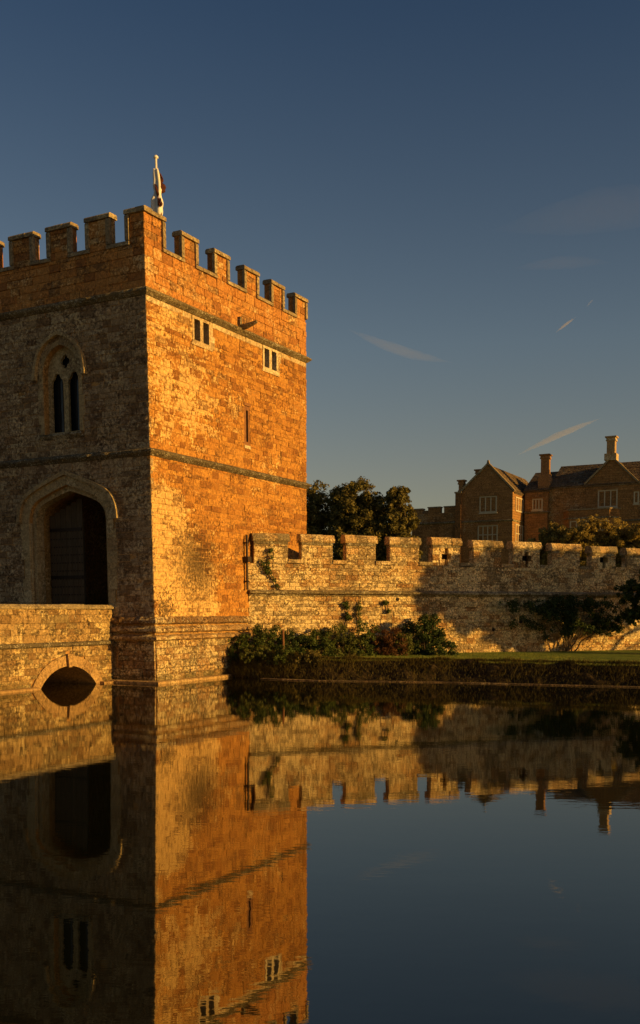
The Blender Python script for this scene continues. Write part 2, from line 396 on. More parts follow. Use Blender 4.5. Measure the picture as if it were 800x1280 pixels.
def show(wp):
    """rough size the stone has in view, 0 when outside the frame"""
    if wp.y < 1: return 0
    x = 400 + CF * wp.x / wp.y; y = 764 - CF * (wp.z - 1.98) / wp.y
    return 1 / wp.length_squared if -15 < x < 815 and 0 < y < 1290 else 0
TM = {}
def lay(items, parent, warp=None, limit=300, name='stone'):
    """items: (x,y,z,w,d,h,rot,mat) in the parent's frame. The largest in view are parts, the rest one mesh per material"""
    bpy.context.view_layer.update(); mw = parent.matrix_world
    key = []
    for it in items:
        x, y, z = warp(*it[:3]) if warp else it[:3]
        f = .55 if abs(it[6]) < .1 and warp else 1
        key.append(show(mw @ Vector((x, y, z))) * it[3] * it[5] * f)
    order = sorted(range(len(items)), key=lambda i: -key[i]); single = set(order[:limit]); rest = {}
    for i, it in enumerate(items):
        x, y, z, w, d, h, rot, mat = it
        if warp: x, y, z = warp(x, y, z)
        t = random.randrange(len(TEMPL))
        if i in single:
            if (t, mat.name) not in TM:
                me = bpy.data.meshes.new(name); me.from_pydata(*[TEMPL[t][0], [], TEMPL[t][1]]); me.materials.append(mat); TM[(t, mat.name)] = me
            o = bpy.data.objects.new(name, TM[(t, mat.name)]); COL.objects.link(o); o.parent = parent
            o.location = (x, y, z); o.scale = (w, d, h); o.rotation_euler = (0, 0, rot)
        else:
            c, s_ = math.cos(rot), math.sin(rot)
            rest.setdefault(mat.name, (MB(), mat))[0].add([(x + c * a * w - s_ * b * d, y + s_ * a * w + c * b * d, z + e * h) for a, b, e in TEMPL[t][0]], TEMPL[t][1])
    allm = MB(); mats = []; idx = []
    for nme, (mb, mat) in rest.items():
        allm.add(mb.v, mb.f); idx += [len(mats)] * len(mb.f); mats.append(mat)
    me = bpy.data.meshes.new(name + 's'); me.from_pydata(allm.v, [], allm.f)
    for q in mats: me.materials.append(q)
    me.polygons.foreach_set('material_index', idx)
    o = bpy.data.objects.new('remaining_' + name + 's', me); COL.objects.link(o); o.parent = parent; o['kind'] = 'stuff'
    return o
def ring_stones(inner, outer, F, d0, d1, mat, parent, per=3, name='voussoir', warp=None, gap=.06, jit=.004):
    n = min(len(inner), len(outer)); i = 0
    while i < n - 1:
        e = min(i + per, n - 1)
        if n - 1 - e == 1: e = n - 1
        a = [Vector(q) for q in inner[i:e + 1]]; b = [Vector(q) for q in outer[i:e + 1]]
        def trim(L):
            L = [q.copy() for q in L]; d = (L[1] - L[0]).normalized() * .004; L[0] += d
            d = (L[-1] - L[-2]).normalized() * .004; L[-1] -= d; return L
        a, b = trim(a), trim(b); j = random.uniform(-jit, jit)
        MB().prism([tuple(q) for q in a] + [tuple(q) for q in b[::-1]], F, d0 + j, d1).build(name, mat, parent, warp)
        i = e

# ------------------------------------------------------------------ foliage
def leaves(n, clusters, size, flat=.0, out_c=None, droop=0):
    """n leaf faces gathered round cluster centres [(x,y,z,r)]"""
    C = np.array(clusters, float); wgt = C[:, 3] ** 2; pick = rng.choice(len(C), n, p=wgt / wgt.sum())
    d = rng.normal(size=(n, 3)); d /= np.linalg.norm(d, axis=1)[:, None]
    rad = C[pick, 3] * (rng.random(n) ** .5) * 1.15
    P = C[pick, :3] + d * rad[:, None] * np.array([1, 1, .85])
    nrm = d * .7 + rng.normal(size=(n, 3)) * .55; nrm[:, 2] += .25 - droop; nrm /= np.linalg.norm(nrm, axis=1)[:, None]
    t = np.cross(nrm, rng.normal(size=(n, 3))); t /= np.linalg.norm(t, axis=1)[:, None]; b = np.cross(nrm, t)
    sz = size * (.6 + .8 * rng.random(n)); a = t * sz[:, None]; c = b * (sz * .62)[:, None]; k = nrm * (sz * .15)[:, None]
    V = np.stack([P - a, P - a * .1 - c + k, P + a, P + a * .1 + c + k], 1).reshape(-1, 3)
    return V
def quads_mesh(name, V, mat, parent=None, kind=None):
    me = bpy.data.meshes.new(name); n = len(V) // 4
    me.vertices.add(len(V)); me.vertices.foreach_set('co', V.astype(np.float32).ravel())
    me.loops.add(n * 4); me.loops.foreach_set('vertex_index', np.arange(n * 4, dtype=np.int32))
    me.polygons.add(n); me.polygons.foreach_set('loop_start', np.arange(0, n * 4, 4, dtype=np.int32))
    me.update(calc_edges=True); me.validate()
    return link_mesh(name, me, mat, parent, kind)
def limb(mb, p0, p1, r0, r1, wob=.08, n=5, seg=7):
    p0, p1 = Vector(p0), Vector(p1); L = (p1 - p0).length
    pts = [p0.lerp(p1, i / n) + Vector([random.uniform(-1, 1) * wob * L * (0 < i < n) for _ in range(3)]) for i in range(n + 1)]
    mb.tube(pts, [lerp(r0, r1, i / n) for i in range(n + 1)], seg); return pts
def nearer(k, cr): return [(a * k, b * k, 1.5 + (c - 1.5) * k, d * k, e * k, f * k) for a, b, c, d, e, f in cr]
def make_tree(name, label, loc, h, crowns, mat, nleaf, leaf, trunk_r=.3, group=None, cat='tree', sub=14, cr=.36):
    """crowns: [(dx,dy,z,rx,ry,rz)] lobes; every lobe broken into leaf clumps"""
    t = empty(name, label, cat, loc, 0, group)
    mb = MB(); top = crowns[0]
    pts = limb(mb, (0, 0, -.3), (top[0] * .5, top[1] * .5, top[2]), trunk_r, trunk_r * .3, .03, 7, 9); mb.build('trunk', M['bark'], t, smooth=True)
    for c in crowns:
        q = MB(); base = pts[random.randrange(2, 5)]
        lp = limb(q, base, (c[0], c[1], c[2]), trunk_r * .45, trunk_r * .1, .06)
        for _ in range(3):
            limb(q, lp[random.randrange(2, 5)], (c[0] + random.uniform(-.7, .7) * c[3], c[1] + random.uniform(-.7, .7) * c[4], c[2] + random.uniform(-.4, .7) * c[5]), trunk_r * .16, trunk_r * .04, .06, 4, 5)
        q.build('limb', M['bark'], t, smooth=True)
    cl = []
    for c in crowns:
        for _ in range(sub * 4):
            d = Vector([random.gauss(0, 1) for _ in range(3)]).normalized() * random.random() ** .4
            d *= 1 + .12 * mnoise.noise(d * 2 + Vector(c[:3]))
            rr = cr * random.uniform(.28, .8) * (c[3] + c[5]) / 2
            cl.append((c[0] + d.x * (c[3] - rr * .4), c[1] + d.y * (c[4] - rr * .4), c[2] + d.z * (c[5] - rr * .4), rr))
    quads_mesh('crown', leaves(nleaf, cl, leaf), mat, t)
    return t
def make_shrub(name, label, loc, r, h, mat, nleaf, leaf, cat='shrub', group=None, stems=6, sub=16, rz=0, sx=1):
    t = empty(name, label, cat, loc, rz, group); q = MB(); cl = []
    for k in range(stems):
        a = random.uniform(0, 6.28); rr = random.uniform(.2, .75) * r
        limb(q, (random.uniform(-.1, .1), random.uniform(-.1, .1), -.1), (math.cos(a) * rr * sx, math.sin(a) * rr, h * random.uniform(.55, .9)), .018, .006, .06, 4, 5)
    q.build('stems', M['red_leafstem'], t)
    for k in range(sub * 4):
        a = random.uniform(0, 6.28); e = random.random() ** .5; zz = random.uniform(.02, .95)
        w = r * (1.1 - .5 * zz ** 2) * e * (1 + .25 * math.sin(a * 3 + loc[0] * 5)); zz *= 1 + .18 * math.sin(a * 2 + loc[0] * 9); c = random.uniform(.10, .24) * r
        cl.append((math.cos(a) * w * sx, math.sin(a) * w, zz * h, c))
    quads_mesh('foliage', leaves(nleaf, cl, leaf), mat, t); return t

# ================================================================== GROUND AND WATER
BT = [(-2.75, 31.3), (-1.7, 30.6), (0, 29.6), (3.7, 28.6), (8.4, 26.65), (12, 25.3), (25, 21.3), (60, 11.8)]      # top of the bank
BW = [(-2.98, 30.4), (-1.7, 29.6), (0, 28.75), (3.6, 28.05), (8.4, 26.3), (12, 25.0), (25, 21.0), (60, 11.5)]    # its foot in the water
W0 = TO + AX * 4.8; WA = R(20.5); WD = Vector((math.cos(WA), math.sin(WA), 0)); WB = Vector((-WD.y, WD.x, 0))
def poly_at(P, t):
    i = min(int(t), len(P) - 2); f = t - i; return (lerp(P[i][0], P[i + 1][0], f), lerp(P[i][1], P[i + 1][1], f))
def flat_sheet(name, pts, z, mat):
    bm = bmesh.new(); vs = [bm.verts.new((x, y, z)) for x, y in pts]
    es = [bm.edges.new((vs[i], vs[(i + 1) % len(vs)])) for i in range(len(vs))]
    bmesh.ops.triangle_fill(bm, use_beauty=True, edges=es)
    for f in bm.faces:
        if f.normal.z < 0: f.normal_flip()
    me = bpy.data.meshes.new(name); bm.to_mesh(me); bm.free(); return link_mesh(name, me, mat, kind='structure')
tb = [tuple((TO + AX * a_ + BX * b_)[:2]) for a_, b_ in ((4.2, .6), (4, 8), (4, 8.8), (5, 40))]
flat_sheet('ground', [(-2.6, 31.5)] + [(x + .2, y + .5) for x, y in BT[1:]] + [(4000, 12), (4000, 8000), (-4000, 8000), (-4000, 120), tb[3], tb[2], tb[1], tb[0]], .5, M['lawn'])
flat_sheet('near_bank_ground', [(-400, -400), (400, -400), (400, -2.5), (-400, -2.5)], .35, M['lawn'])
mb = MB().add([(-400, -6, 0), (400, -6, 0), (400, 130, 0), (-400, 130, 0)], [(0, 1, 2, 3)]); mb.build('moat_water', M['water'], kind='structure')
mb = MB().add([(-400, -6, -1.2), (400, -6, -1.2), (400, 130, -1.2), (-400, 130, -1.2)], [(0, 1, 2, 3)]); mb.build('moat_bed', M['earth'], kind='structure')

def nz(x, y, s=1., k=0): return mnoise.noise(Vector((x * s, y * s, k)))
# lawn: gently uneven, rolls over the edge of the bank
NS, NT = 260, 40
def lawn_pt(i, j):
    t = i / NS * 6.2; f = (j / NT) ** 1.5
    a = Vector((*poly_at(BT, t), 0)); s = (a - W0).dot(WD); b = W0 + WD * s + WB * .1
    if i == 0: b = W0
    p = a.lerp(b, f); lump = max(0, nz(p.x, p.y, .9, 3)) * .22 * (1 - f) ** 3 + nz(p.x, p.y, 2.6, 1) * .04 * (1 - f)
    return (p.x, p.y, lerp(.52, .57, f) + lump)
vs = [lawn_pt(i, j) for i in range(NS + 1) for j in range(NT + 1)]
fs = [(i * (NT + 1) + j, (i + 1) * (NT + 1) + j, (i + 1) * (NT + 1) + j + 1, i * (NT + 1) + j + 1) for i in range(NS) for j in range(NT)]
me = bpy.data.meshes.new('lawn'); me.from_pydata(vs, [], fs); link_mesh('lawn', me, M['lawn'], kind='structure', smooth=True)
NB = 14; vs = []; fs = []
for i in range(NS * 2 + 1):
    t = i / (NS * 2) * 6.2; a = poly_at(BT, t); b = poly_at(BW, t); top = lawn_pt(i // 2, 0)[2]
    for j in range(NB + 1):
        f = j / NB; x = lerp(a[0], b[0], f ** .8); y = lerp(a[1], b[1], f ** .8); z = lerp(top + .004, -.3, f ** 1.25)
        n_ = mnoise.fractal(Vector((x * 1.7, y * 1.7, z * 2.5)), 1, 2, 4) * .26 * math.sin(math.pi * min(1, f + .1))
        vs.append((x + n_ * .3, y - n_, z + n_ * .4))
for i in range(NS * 2):
    for j in range(NB): fs.append((i * (NB + 1) + j, i * (NB + 1) + j + 1, (i + 1) * (NB + 1) + j + 1, (i + 1) * (NB + 1) + j))
me = bpy.data.meshes.new('moat_bank'); me.from_pydata(vs, [], fs); link_mesh('moat_bank', me, M['earth'], kind='structure', smooth=True)
# stone kerb in the water along the foot of the bank
kp = [(x - .05, y - .28) for x, y in BW[1:7]]
kerb = sweep(kp, [(-.12, -.5), (0, -.5), (.01, .015), (-.02, .03), (-.12, .03)], seg=.35, jit=.02)
kerb.build('moat_kerb', M['kerb'], kind='structure')

def blades(name, n, fn, hh, wd, mat, lean=.5):
    V = np.zeros((n, 4, 3))
    for i in range(n):
        x, y, z, hk, (lx, ly) = fn(); h = hh * random.uniform(.45, 1.25) * hk; a = random.uniform(0, 3.14); w = wd * random.uniform(.6, 1.3)
        dx, dy = math.cos(a) * w, math.sin(a) * w; ex = random.uniform(-lean, lean) * h + lx * h; ey = random.uniform(-lean, lean) * h + ly * h
        zt = z + h * (1 - 1.3 * (abs(lx) + abs(ly)))
        V[i] = ((x - dx, y - dy, z - .02), (x + dx, y + dy, z - .02), (x + ex + dx * .3, y + ey + dy * .3, zt), (x + ex - dx * .3, y + ey - dy * .3, zt))
    return quads_mesh(name, V.reshape(-1, 3), mat, kind='stuff')
def fn_lawn():
    i = random.uniform(0, .72) * NS; j = random.random() ** 1.5 * NT; p = lawn_pt(i, j); return (p[0], p[1], p[2], .6 + .9 * max(0, nz(p[0], p[1], 1.3)), (0, 0))
blades('lawn_grass', 42000, fn_lawn, .05, .006, M['grass'])
def fn_edge():
    t = random.uniform(0, 4.6); a = poly_at(BT, t); b = poly_at(BW, t); f = random.random() ** 3.2 * .9
    x, y = lerp(a[0], b[0], f ** .8), lerp(a[1], b[1], f ** .8); z = lerp(.62, -.1, f ** 1.25)
    return x, y - .04, z, .5 + 1.3 * max(0, nz(x, y, 1.6, 5) + .25) + (1.0 if t < 1.6 else 0), (random.uniform(-.1, .1), -random.uniform(.25, .6))
blades('bank_grass', 26000, fn_edge, .15, .007, M['sedge'], .35)

# ================================================================== GATEHOUSE TOWER
FL = lambda s, z, d: (s, d, z)            # sunlit face (and anything parallel), d into the wall
FS = lambda s, z, d: (d, s, z)            # shaded gate face
T = empty('gatehouse_tower', 'tall square crenellated ironstone gatehouse tower rising from the moat, one face sunlit orange', 'tower', TO, R(90) - YAW)
core = MB().box(.014, TW - .014, .014, TD, -1, 11.0).build('wall', M['core'], T)
DO1 = arch4(3.0, 1.45, 4.55, 5.58, z0=.5)
GW = arch(3.085, .66, 8.72, 9.52, k=.8, x=.98, z0=7.06)
cut = lambda poly, F, d0, d1: MB().prism(poly, F, d0, d1).build('cutter', None, T)
rect = lambda a, b, c, d: [(a, c), (b, c), (b, d), (a, d)]
LW = [(2.04, 2.94, 9.69, 10.45), (5.79, 6.70, 9.71, 10.46)]; SLIT = (4.70, 5.02, 7.16, 8.36)
cuts = [cut(DO1, FS, -1, 7), cut(GW, FS, -1, .9)]
for a_, b_, c_, d_ in LW: cuts.append(cut(rect(a_ + .08, b_ - .08, c_ + .07, d_ - .07), FL, -1, .8))
cuts.append(cut(rect(4.80, 4.94, 7.25, 8.25), FL, -1, .8))
bpy.context.view_layer.update(); boolean_cut(core, cuts)
bm = bmesh.new(); bm.from_mesh(core.data)
for k in range(1, 9): bmesh.ops.bisect_plane(bm, geom=bm.verts[:] + bm.edges[:] + bm.faces[:], plane_co=(k * .95, 0, 0), plane_no=(1, 0, 0))
for k in range(0, 11): bmesh.ops.bisect_plane(bm, geom=bm.verts[:] + bm.edges[:] + bm.faces[:], plane_co=(0, 0, k), plane_no=(0, 0, 1))
for v in bm.verts: v.co = twarp(*v.co)
bm.to_mesh(core.data); bm.free()
core.data.materials.clear(); core.data.materials.append(M['core'])

# parapet
LM = [(0, .86, 12.78), (1.6, 2.37, 12.66), (3.18, 3.94, 12.66), (4.76, 5.56, 12.64), (6.3, 7.1, 12.64), (7.78, 8.6, 12.62)]
SM = [(0, .61, 12.79), (1.16, 2.0, 12.82), (2.53, 3.42, 12.81), (3.93, 4.83, 12.80), (5.35, 6.25, 12.8), (6.75, 7.6, 12.8), (8.2, 9.0, 12.8)]
MB().box(.03, TW - .03, .03, .43, 11.0, 11.86).build('parapet', M['parapet'], T, twarp)
MB().box(.03, .43, .432, TD, 11.0, 11.9).build('parapet', M['parapet'], T, twarp)
MB().box(TW - .43, TW - .03, .432, TD, 11.0, 11.86).build('parapet', M['parapet'], T, twarp)
MB().box(.432, TW - .432, TD - .4, TD - .002, 11.0, 11.86).build('parapet', M['parapet'], T, twarp)
MB().box(.43, TW - .43, .43, TD - .4, 10.99, 11.02).build('lead_roof', M['lead'], T, twarp)
for side, F, zs in ((LM, FL, 11.93), (SM, FS, 11.97)):
    for i, (a_, b_, zt) in enumerate(side):
        c0 = .25 if (i == 0 and side is SM) else a_ + .02      # the corner merlon is shared: its core belongs to the sunlit side
        if not (i == 0 and side is SM and b_ < c0):
            p = [F(x, z, d) for z in (zs - .08, zt - .1) for d in (.03, .24) for x in (c0, b_ - .02)]
            MB().add(p, [(0, 2, 3, 1), (4, 5, 7, 6), (0, 1, 5, 4), (2, 6, 7, 3), (0, 4, 6, 2), (1, 3, 7, 5)]).build('merlon', M['parapet'], T, twarp)
        q = MB()
        def slab(s0, s1, z0, z1, d0, d1, jj=.008):
            n_ = max(1, int((s1 - s0) / .3))
            for k in range(n_):
                x0, x1 = lerp(s0, s1, k / n_) + .002, lerp(s0, s1, (k + 1) / n_) - .002; j_ = random.uniform(-jj, jj)
                prof = [(d0 + j_, z0), (d0 + j_, z1 - .04), (d0 + .04 + j_, z1), (d1 - .04, z1), (d1, z1 - .04), (d1, z0)]
                vs = [F(x0, z, d) for d, z in prof] + [F(x1, z, d) for d, z in prof]
                q.add(vs, [tuple(range(6)), tuple(range(11, 5, -1))] + [(m_, m_ + 6, (m_ + 1) % 6 + 6, (m_ + 1) % 6) for m_ in range(6)])
        first = -.06 if i == 0 else a_ - .03
        off = .003 if side is SM else 0
        slab(first + off, b_ + .03, zt - .13, zt + off, -.06, .28)
        if i: slab(a_ - .012, a_ + .12, zs + .002, zt - .132, -.05, .05)
        slab(b_ - .12, b_ + .012, zs + .002, zt - .132, -.05, .05)
        if i < len(side) - 1: slab(b_ - .12, side[i + 1][0] + .12, zs - .12, zs, -.055, .45)
        q.build('coping', M['coping'], T, twarp)
# string courses, plinth mouldings, footing
TP = [(0, TD), (0, 0), (TW, 0), (TW, TD)]
for zc, ht, out, mt, nm in ((10.58, .10, .13, 'string', 'string_course'), (6.30, .10, .13, 'string', 'string_course')):
    prof = [(-.1, zc - ht - .03), (.02, zc - ht), (out * .75, zc - ht * .35), (out, zc), (out, zc + .05), (.0, zc + ht + .02), (-.1, zc + ht + .02)]
    sweep(TP, prof, seg=.16, jit=.02).build(nm, M[mt], T, twarp)
for z0, z1, out in ((1.62, 1.84, .11), (1.38, 1.58, .13), (1.16, 1.34, .17)):
    prof = [(-.1, z0), (.03, z0), (out, z0 + .05), (out, z0 + .12), (.03, z1), (-.1, z1)]
    sweep(TP, prof, seg=.14, jit=.022).build('plinth_moulding', M['plinth'], T, twarp)
sweep(TP, [(-.1, -.6), (.28, -.6), (.28, .055), (.25, .075), (-.1, .08)], seg=.45, jit=.008).build('footing', M['vous'], T, twarp)

# stones
items = []
qh_door = arch4(3.0, 1.72, 4.55, 5.84, z0=.5); qh_win = arch(3.085, .80, 8.72, 9.66, k=.8, x=.98, z0=7.0)
def lit(s0, s1, z0, z1, ch, cl, mat, holes=(), off=0):
    for s, z, w, h in course(s0, s1, z0, z1, ch, cl, holes): items.append((s, -off + random.uniform(-.006, .008), z, w, .11, h, 0, mat))
def shade(s0, s1, z0, z1, ch, cl, mat, holes=(), off=0):
    for s, z, w, h in course(s0, s1, z0, z1, ch, cl, holes): items.append((-off + random.uniform(-.006, .008), s, z, w, .11, h, R(-90), mat))
RC = (.11, .22), (.18, .55)
lh = [rect(a_ + .02, b_ - .02, c_ + .02, d_) for a_, b_, c_, d_ in LW] + [rect(4.70, 5.02, 7.16, 8.36)]
lit(0, TW, 1.80, 6.22, *RC, M['tower']); lit(0, TW, 6.38, 10.32, *RC, M['tower'], lh)
lit(.0, TW, 10.32, 10.47, (.15, .15), (.45, .9), M['pale'], lh)
lit(0, TW, 10.68, 11.84, (.17, .25), (.3, .6), M['parapet'])
lit(0, TW, -.3, 1.2, (.14, .22), (.25, .6), M['plinth'], off=.045)
for a_, b_, zt in LM: lit(a_ + (.0 if a_ == 0 else .12), b_ - .12, 11.84, zt - .14, (.15, .22), (.25, .5), M['parapet'])
for a_, b_, zt in LM[:-1]: pass
shade(0, TD, 1.80, 6.22, *RC, M['gate_face'], [qh_door]); shade(0, TD, 6.38, 10.47, *RC, M['gate_face'], [qh_win])
shade(0, TD, 10.68, 11.86, (.17, .25), (.3, .6), M['parapet'])
shade(0, TD, -.3, 1.2, (.14, .22), (.25, .6), M['plinth'], [qh_door], off=.045)
for a_, b_, zt in SM: shade(a_ + (.0 if a_ == 0 else .12), b_ - .12, 11.86, zt - .14, (.15, .22), (.25, .5), M['parapet'])
lay(items, T, twarp)

# two-light windows high on the sunlit face
for a_, b_, c_, d_ in LW:
    w = (b_ - a_ - .09 * 2 - .15) / 2
    h1 = rect(a_ + .09, a_ + .09 + w, c_ + .08, d_ - .08); h2 = rect(b_ - .09 - w, b_ - .09, c_ + .08, d_ - .08)
    wd = plate('window', rect(a_, b_, c_, d_), [h1, h2], FL, -.022, .26, M['pale'], T, twarp)
    for h in (h1, h2): MB().prism(rect(h[0][0] - .01, h[1][0] + .01, h[0][1] - .01, h[2][1] + .01), FL, .2, .215).build('pane', M['glass'], wd, twarp)
    MB().prism(rect(a_ - .05, b_ + .08, c_ - .07, c_ - .004), FL, -.035, .2).build('sill', M['pale'], wd, twarp)
    for k in range(4):
        MB().prism(rect(b_ + .006, b_ + random.choice((.12, .2)), c_ + k * .19, c_ + k * .19 + .18), FL, -.014, .1).build('quoin', M['pale'], T, twarp)
sl_ = plate('slit_window', rect(4.70, 5.02, 7.16, 8.36), [rect(4.815, 4.925, 7.27, 8.24)], FL, .012, .22, M['dark_stone'], T, twarp)
MB().prism(rect(4.80, 4.94, 7.2, 8.3), FL, .21, .225).build('pane', M['glass'], sl_, twarp)
MB().prism(rect(4.66, 5.04, 8.37, 8.46), FL, -.03, .15).build('lintel', M['dark_stone'], sl_, twarp)
MB().prism(rect(4.66, 5.02, 7.05, 7.15), FL, -.03, .15).build('sill', M['pale'], sl_, twarp)
MB().box(6.86, 6.905, -.004, .05, 6.78, 7.5).build('joint_shade_strip', M['shade_fill'], T, twarp)  # solid dark strip, the shade of a narrow groove put into its colour
# stone water spout
q = MB(); q.tube([(4.5, .1, 10.66), (4.5, -.3, 10.70), (4.5, -.62, 10.78)], [.10, .085, .05], 7)
q.build('water_spout', M['string'], T, twarp); MB().box(4.40, 4.50, -.09, .05, 10.74, 10.98).build('spout_block', M['string'], T, twarp)
# rainwater pipe beside the curtain wall
q = MB(); q.tube([(4.60, -.10, 2.66), (4.60, -.10, 4.36)], [.038, .038], 8); dp = q.build('downpipe', M['iron'], T, twarp)
MB().box(4.49, 4.70, -.2, -.01, 3.52, 3.68).build('hopper_head', M['iron'], dp, twarp)
for zz in (2.9, 4.1): MB().box(4.54, 4.66, -.15, 0, zz, zz + .04).build('bracket', M['iron'], dp, twarp)

# gate arch: hood mould, two orders, jambs
A = lambda hw, za, n=12: arch4(3.0, hw, 4.55, za, n=n)
ring_stones(A(1.46, 5.585), A(1.75, 5.86), FS, -.02, .12, M['jamb'], T, 2, warp=twarp)
ring_stones(A(1.30, 5.43), A(1.47, 5.59), FS, .12, .42, M['jamb'], T, 3, warp=twarp)
ring_stones(A(1.752, 5.862), A(1.87, 5.98), FS, -.11, .05, M['jamb'], T, 4, 'hood_mould', warp=twarp)
for sg in (-1, 1):
    z = 1.0
    while z < 4.53:
        h = min(random.uniform(.22, .4), 4.55 - z); wv = random.choice((.22, .3, .34))
        e = sorted((3 + sg * 1.45, 3 + sg * (1.45 + wv))); MB().prism(rect(e[0], e[1], z + .004, z + h - .004), FS, -.02 + random.uniform(-.005, .005), .125).build('jamb_stone', M['jamb'], T, twarp)
        e = sorted((3 + sg * 1.30, 3 + sg * 1.47)); MB().prism(rect(e[0], e[1], z + .004, z + h - .004), FS, .12, .42).build('jamb_stone', M['jamb'], T, twarp)
        z += h
    q = MB(); q.tube([FS(3 + sg * 1.455, 1.0, .06), FS(3 + sg * 1.455, 4.55, .06)], [.045, .045], 8); q.build('jamb_shaft', M['jamb'], T, twarp, smooth=True)
# oak gate: left leaf shut, right leaf standing open into the passage
def leaf(v0, v1, rot=False):
    n_ = 6; lf = MB().box(*((.80, .84) if not rot else (.85, .85 + v1 - v0)), *((v0, v1) if not rot else (v0, v0 + .04)), 1.08, 4.75).build('gate_leaf', M['oak'], T, twarp)
    for k in range(n_):
        a_, b_ = lerp(v0, v1, k / n_) + .006, lerp(v0, v1, (k + 1) / n_) - .006; zt = min(5.35, 4.75 + (.62 - abs((a_ + b_) / 2 - 3) * .42))
        if not rot: MB().box(.765 + random.uniform(0, .008), .802, a_, b_, 1.08, zt).build('plank', M['oak'], lf, twarp)
        else: MB().box(.85 + a_ - v0, .85 + b_ - v0, v0 + .04, v0 + .075, 1.08, 5.0).build('plank', M['oak'], lf, twarp)
    if not rot:
        for zz in (2.95, 4.35): MB().box(.735, .762, v0 + .03, v1 - .03, zz, zz + .09).build('strap', M['iron'], lf, twarp)
        q = MB()
        for k in range(n_ * 2):
            for r_ in range(14):
                y = lerp(v0, v1, (k + .5) / (n_ * 2)); z = 1.3 + r_ * .235
                q.add([(.765, y - .022, z - .022), (.765, y + .022, z - .022), (.765, y + .022, z + .022), (.765, y - .022, z + .022), (.735, y, z)], [(0, 1, 4), (1, 2, 4), (2, 3, 4), (3, 0, 4)])
        q.build('studs', M['iron'], lf, twarp)['kind'] = 'stuff'
leaf(3.12, 4.40); leaf(1.60, 2.86, True)
MB().box(6.6, 6.75, 1.5, 4.5, .9, 5.8).build('passage_shade_panel', M['shade_fill'], T, twarp)  # added dark panel ending the passage, painted as deep shade
MB().box(.02, 7, 1.56, 4.44, .9, 1.07).build('threshold', M['plinth'], T, twarp)

# traceried window over the gate
B = lambda hw, za, n=12: arch(3.085, hw, 8.72, za, k=.8, x=.98, n=n)
ring_stones(B(.665, 9.525), B(.80, 9.66), FS, -.015, .2, M['jamb'], T, 3, warp=twarp)
ring_stones(B(.802, 9.662), B(.90, 9.76), FS, -.01, .05, M['gate_face'], T, 3, warp=twarp)
ring_stones(B(.86, 9.78), B(.95, 9.88), FS, -.12, .05, M['jamb'], T, 5, 'hood_mould', warp=twarp)
for sg in (-1, 1):
    z = 7.06
    while z < 8.70:
        h = min(random.uniform(.25, .42), 8.72 - z); e = sorted((3.085 + sg * .66, 3.085 + sg * (.66 + random.choice((.13, .2)))))
        MB().prism(rect(e[0], e[1], z + .004, z + h - .004), FS, -.015, .25).build('jamb_stone', M['jamb'], T, twarp); z += h
    e = sorted((3.085 + sg * .86, 3.085 + sg * .98)); MB().prism(rect(*e, 8.60, 8.76), FS, -.14, .02).build('label_stop', M['jamb'], T, twarp)
def lancet(c):
    o = [(c - .225, 7.12), (c - .225, 8.38)]
    for k in range(0, 9):      # cusped head
        t = math.pi * (1 - k / 8); rr = .225 * (1 + (-.16 if k in (2, 6) else 0)); o.append((c + rr * math.cos(t), 8.45 + rr * math.sin(t) * 1.5))
    return o + [(c + .225, 8.38), (c + .225, 7.12)]
quat = [(3.085 + (.115 + .055 * abs(math.cos(2 * t))) * math.cos(t), 9.10 + (.115 + .055 * abs(math.cos(2 * t))) * 1.15 * math.sin(t)) for t in [2 * math.pi * k / 32 for k in range(32)]]
tr = plate('tracery', arch(3.085, .67, 8.72, 9.53, k=.8, x=.98, z0=7.05), [lancet(2.77), lancet(3.40), quat], FS, .20, .28, M['jamb'], T, twarp)
MB().prism(rect(2.4, 3.76, 7.06, 9.4), FS, .36, .375).build('window_pane', M['glass'], T, twarp)
for c in (2.77, 3.40):
    for k in (-.065, .065): MB().box(.345, .356, c + k - .008, c + k + .008, 7.1, 8.7).build('window_bar', M['iron'], T, twarp)
sweep([(0, 3.85), (0, 2.32)], [(-.1, 6.88), (.02, 6.88), (.10, 6.98), (.09, 7.03), (-.2, 7.10)], seg=.12, jit=.02).build('window_sill', M['string'], T, twarp)

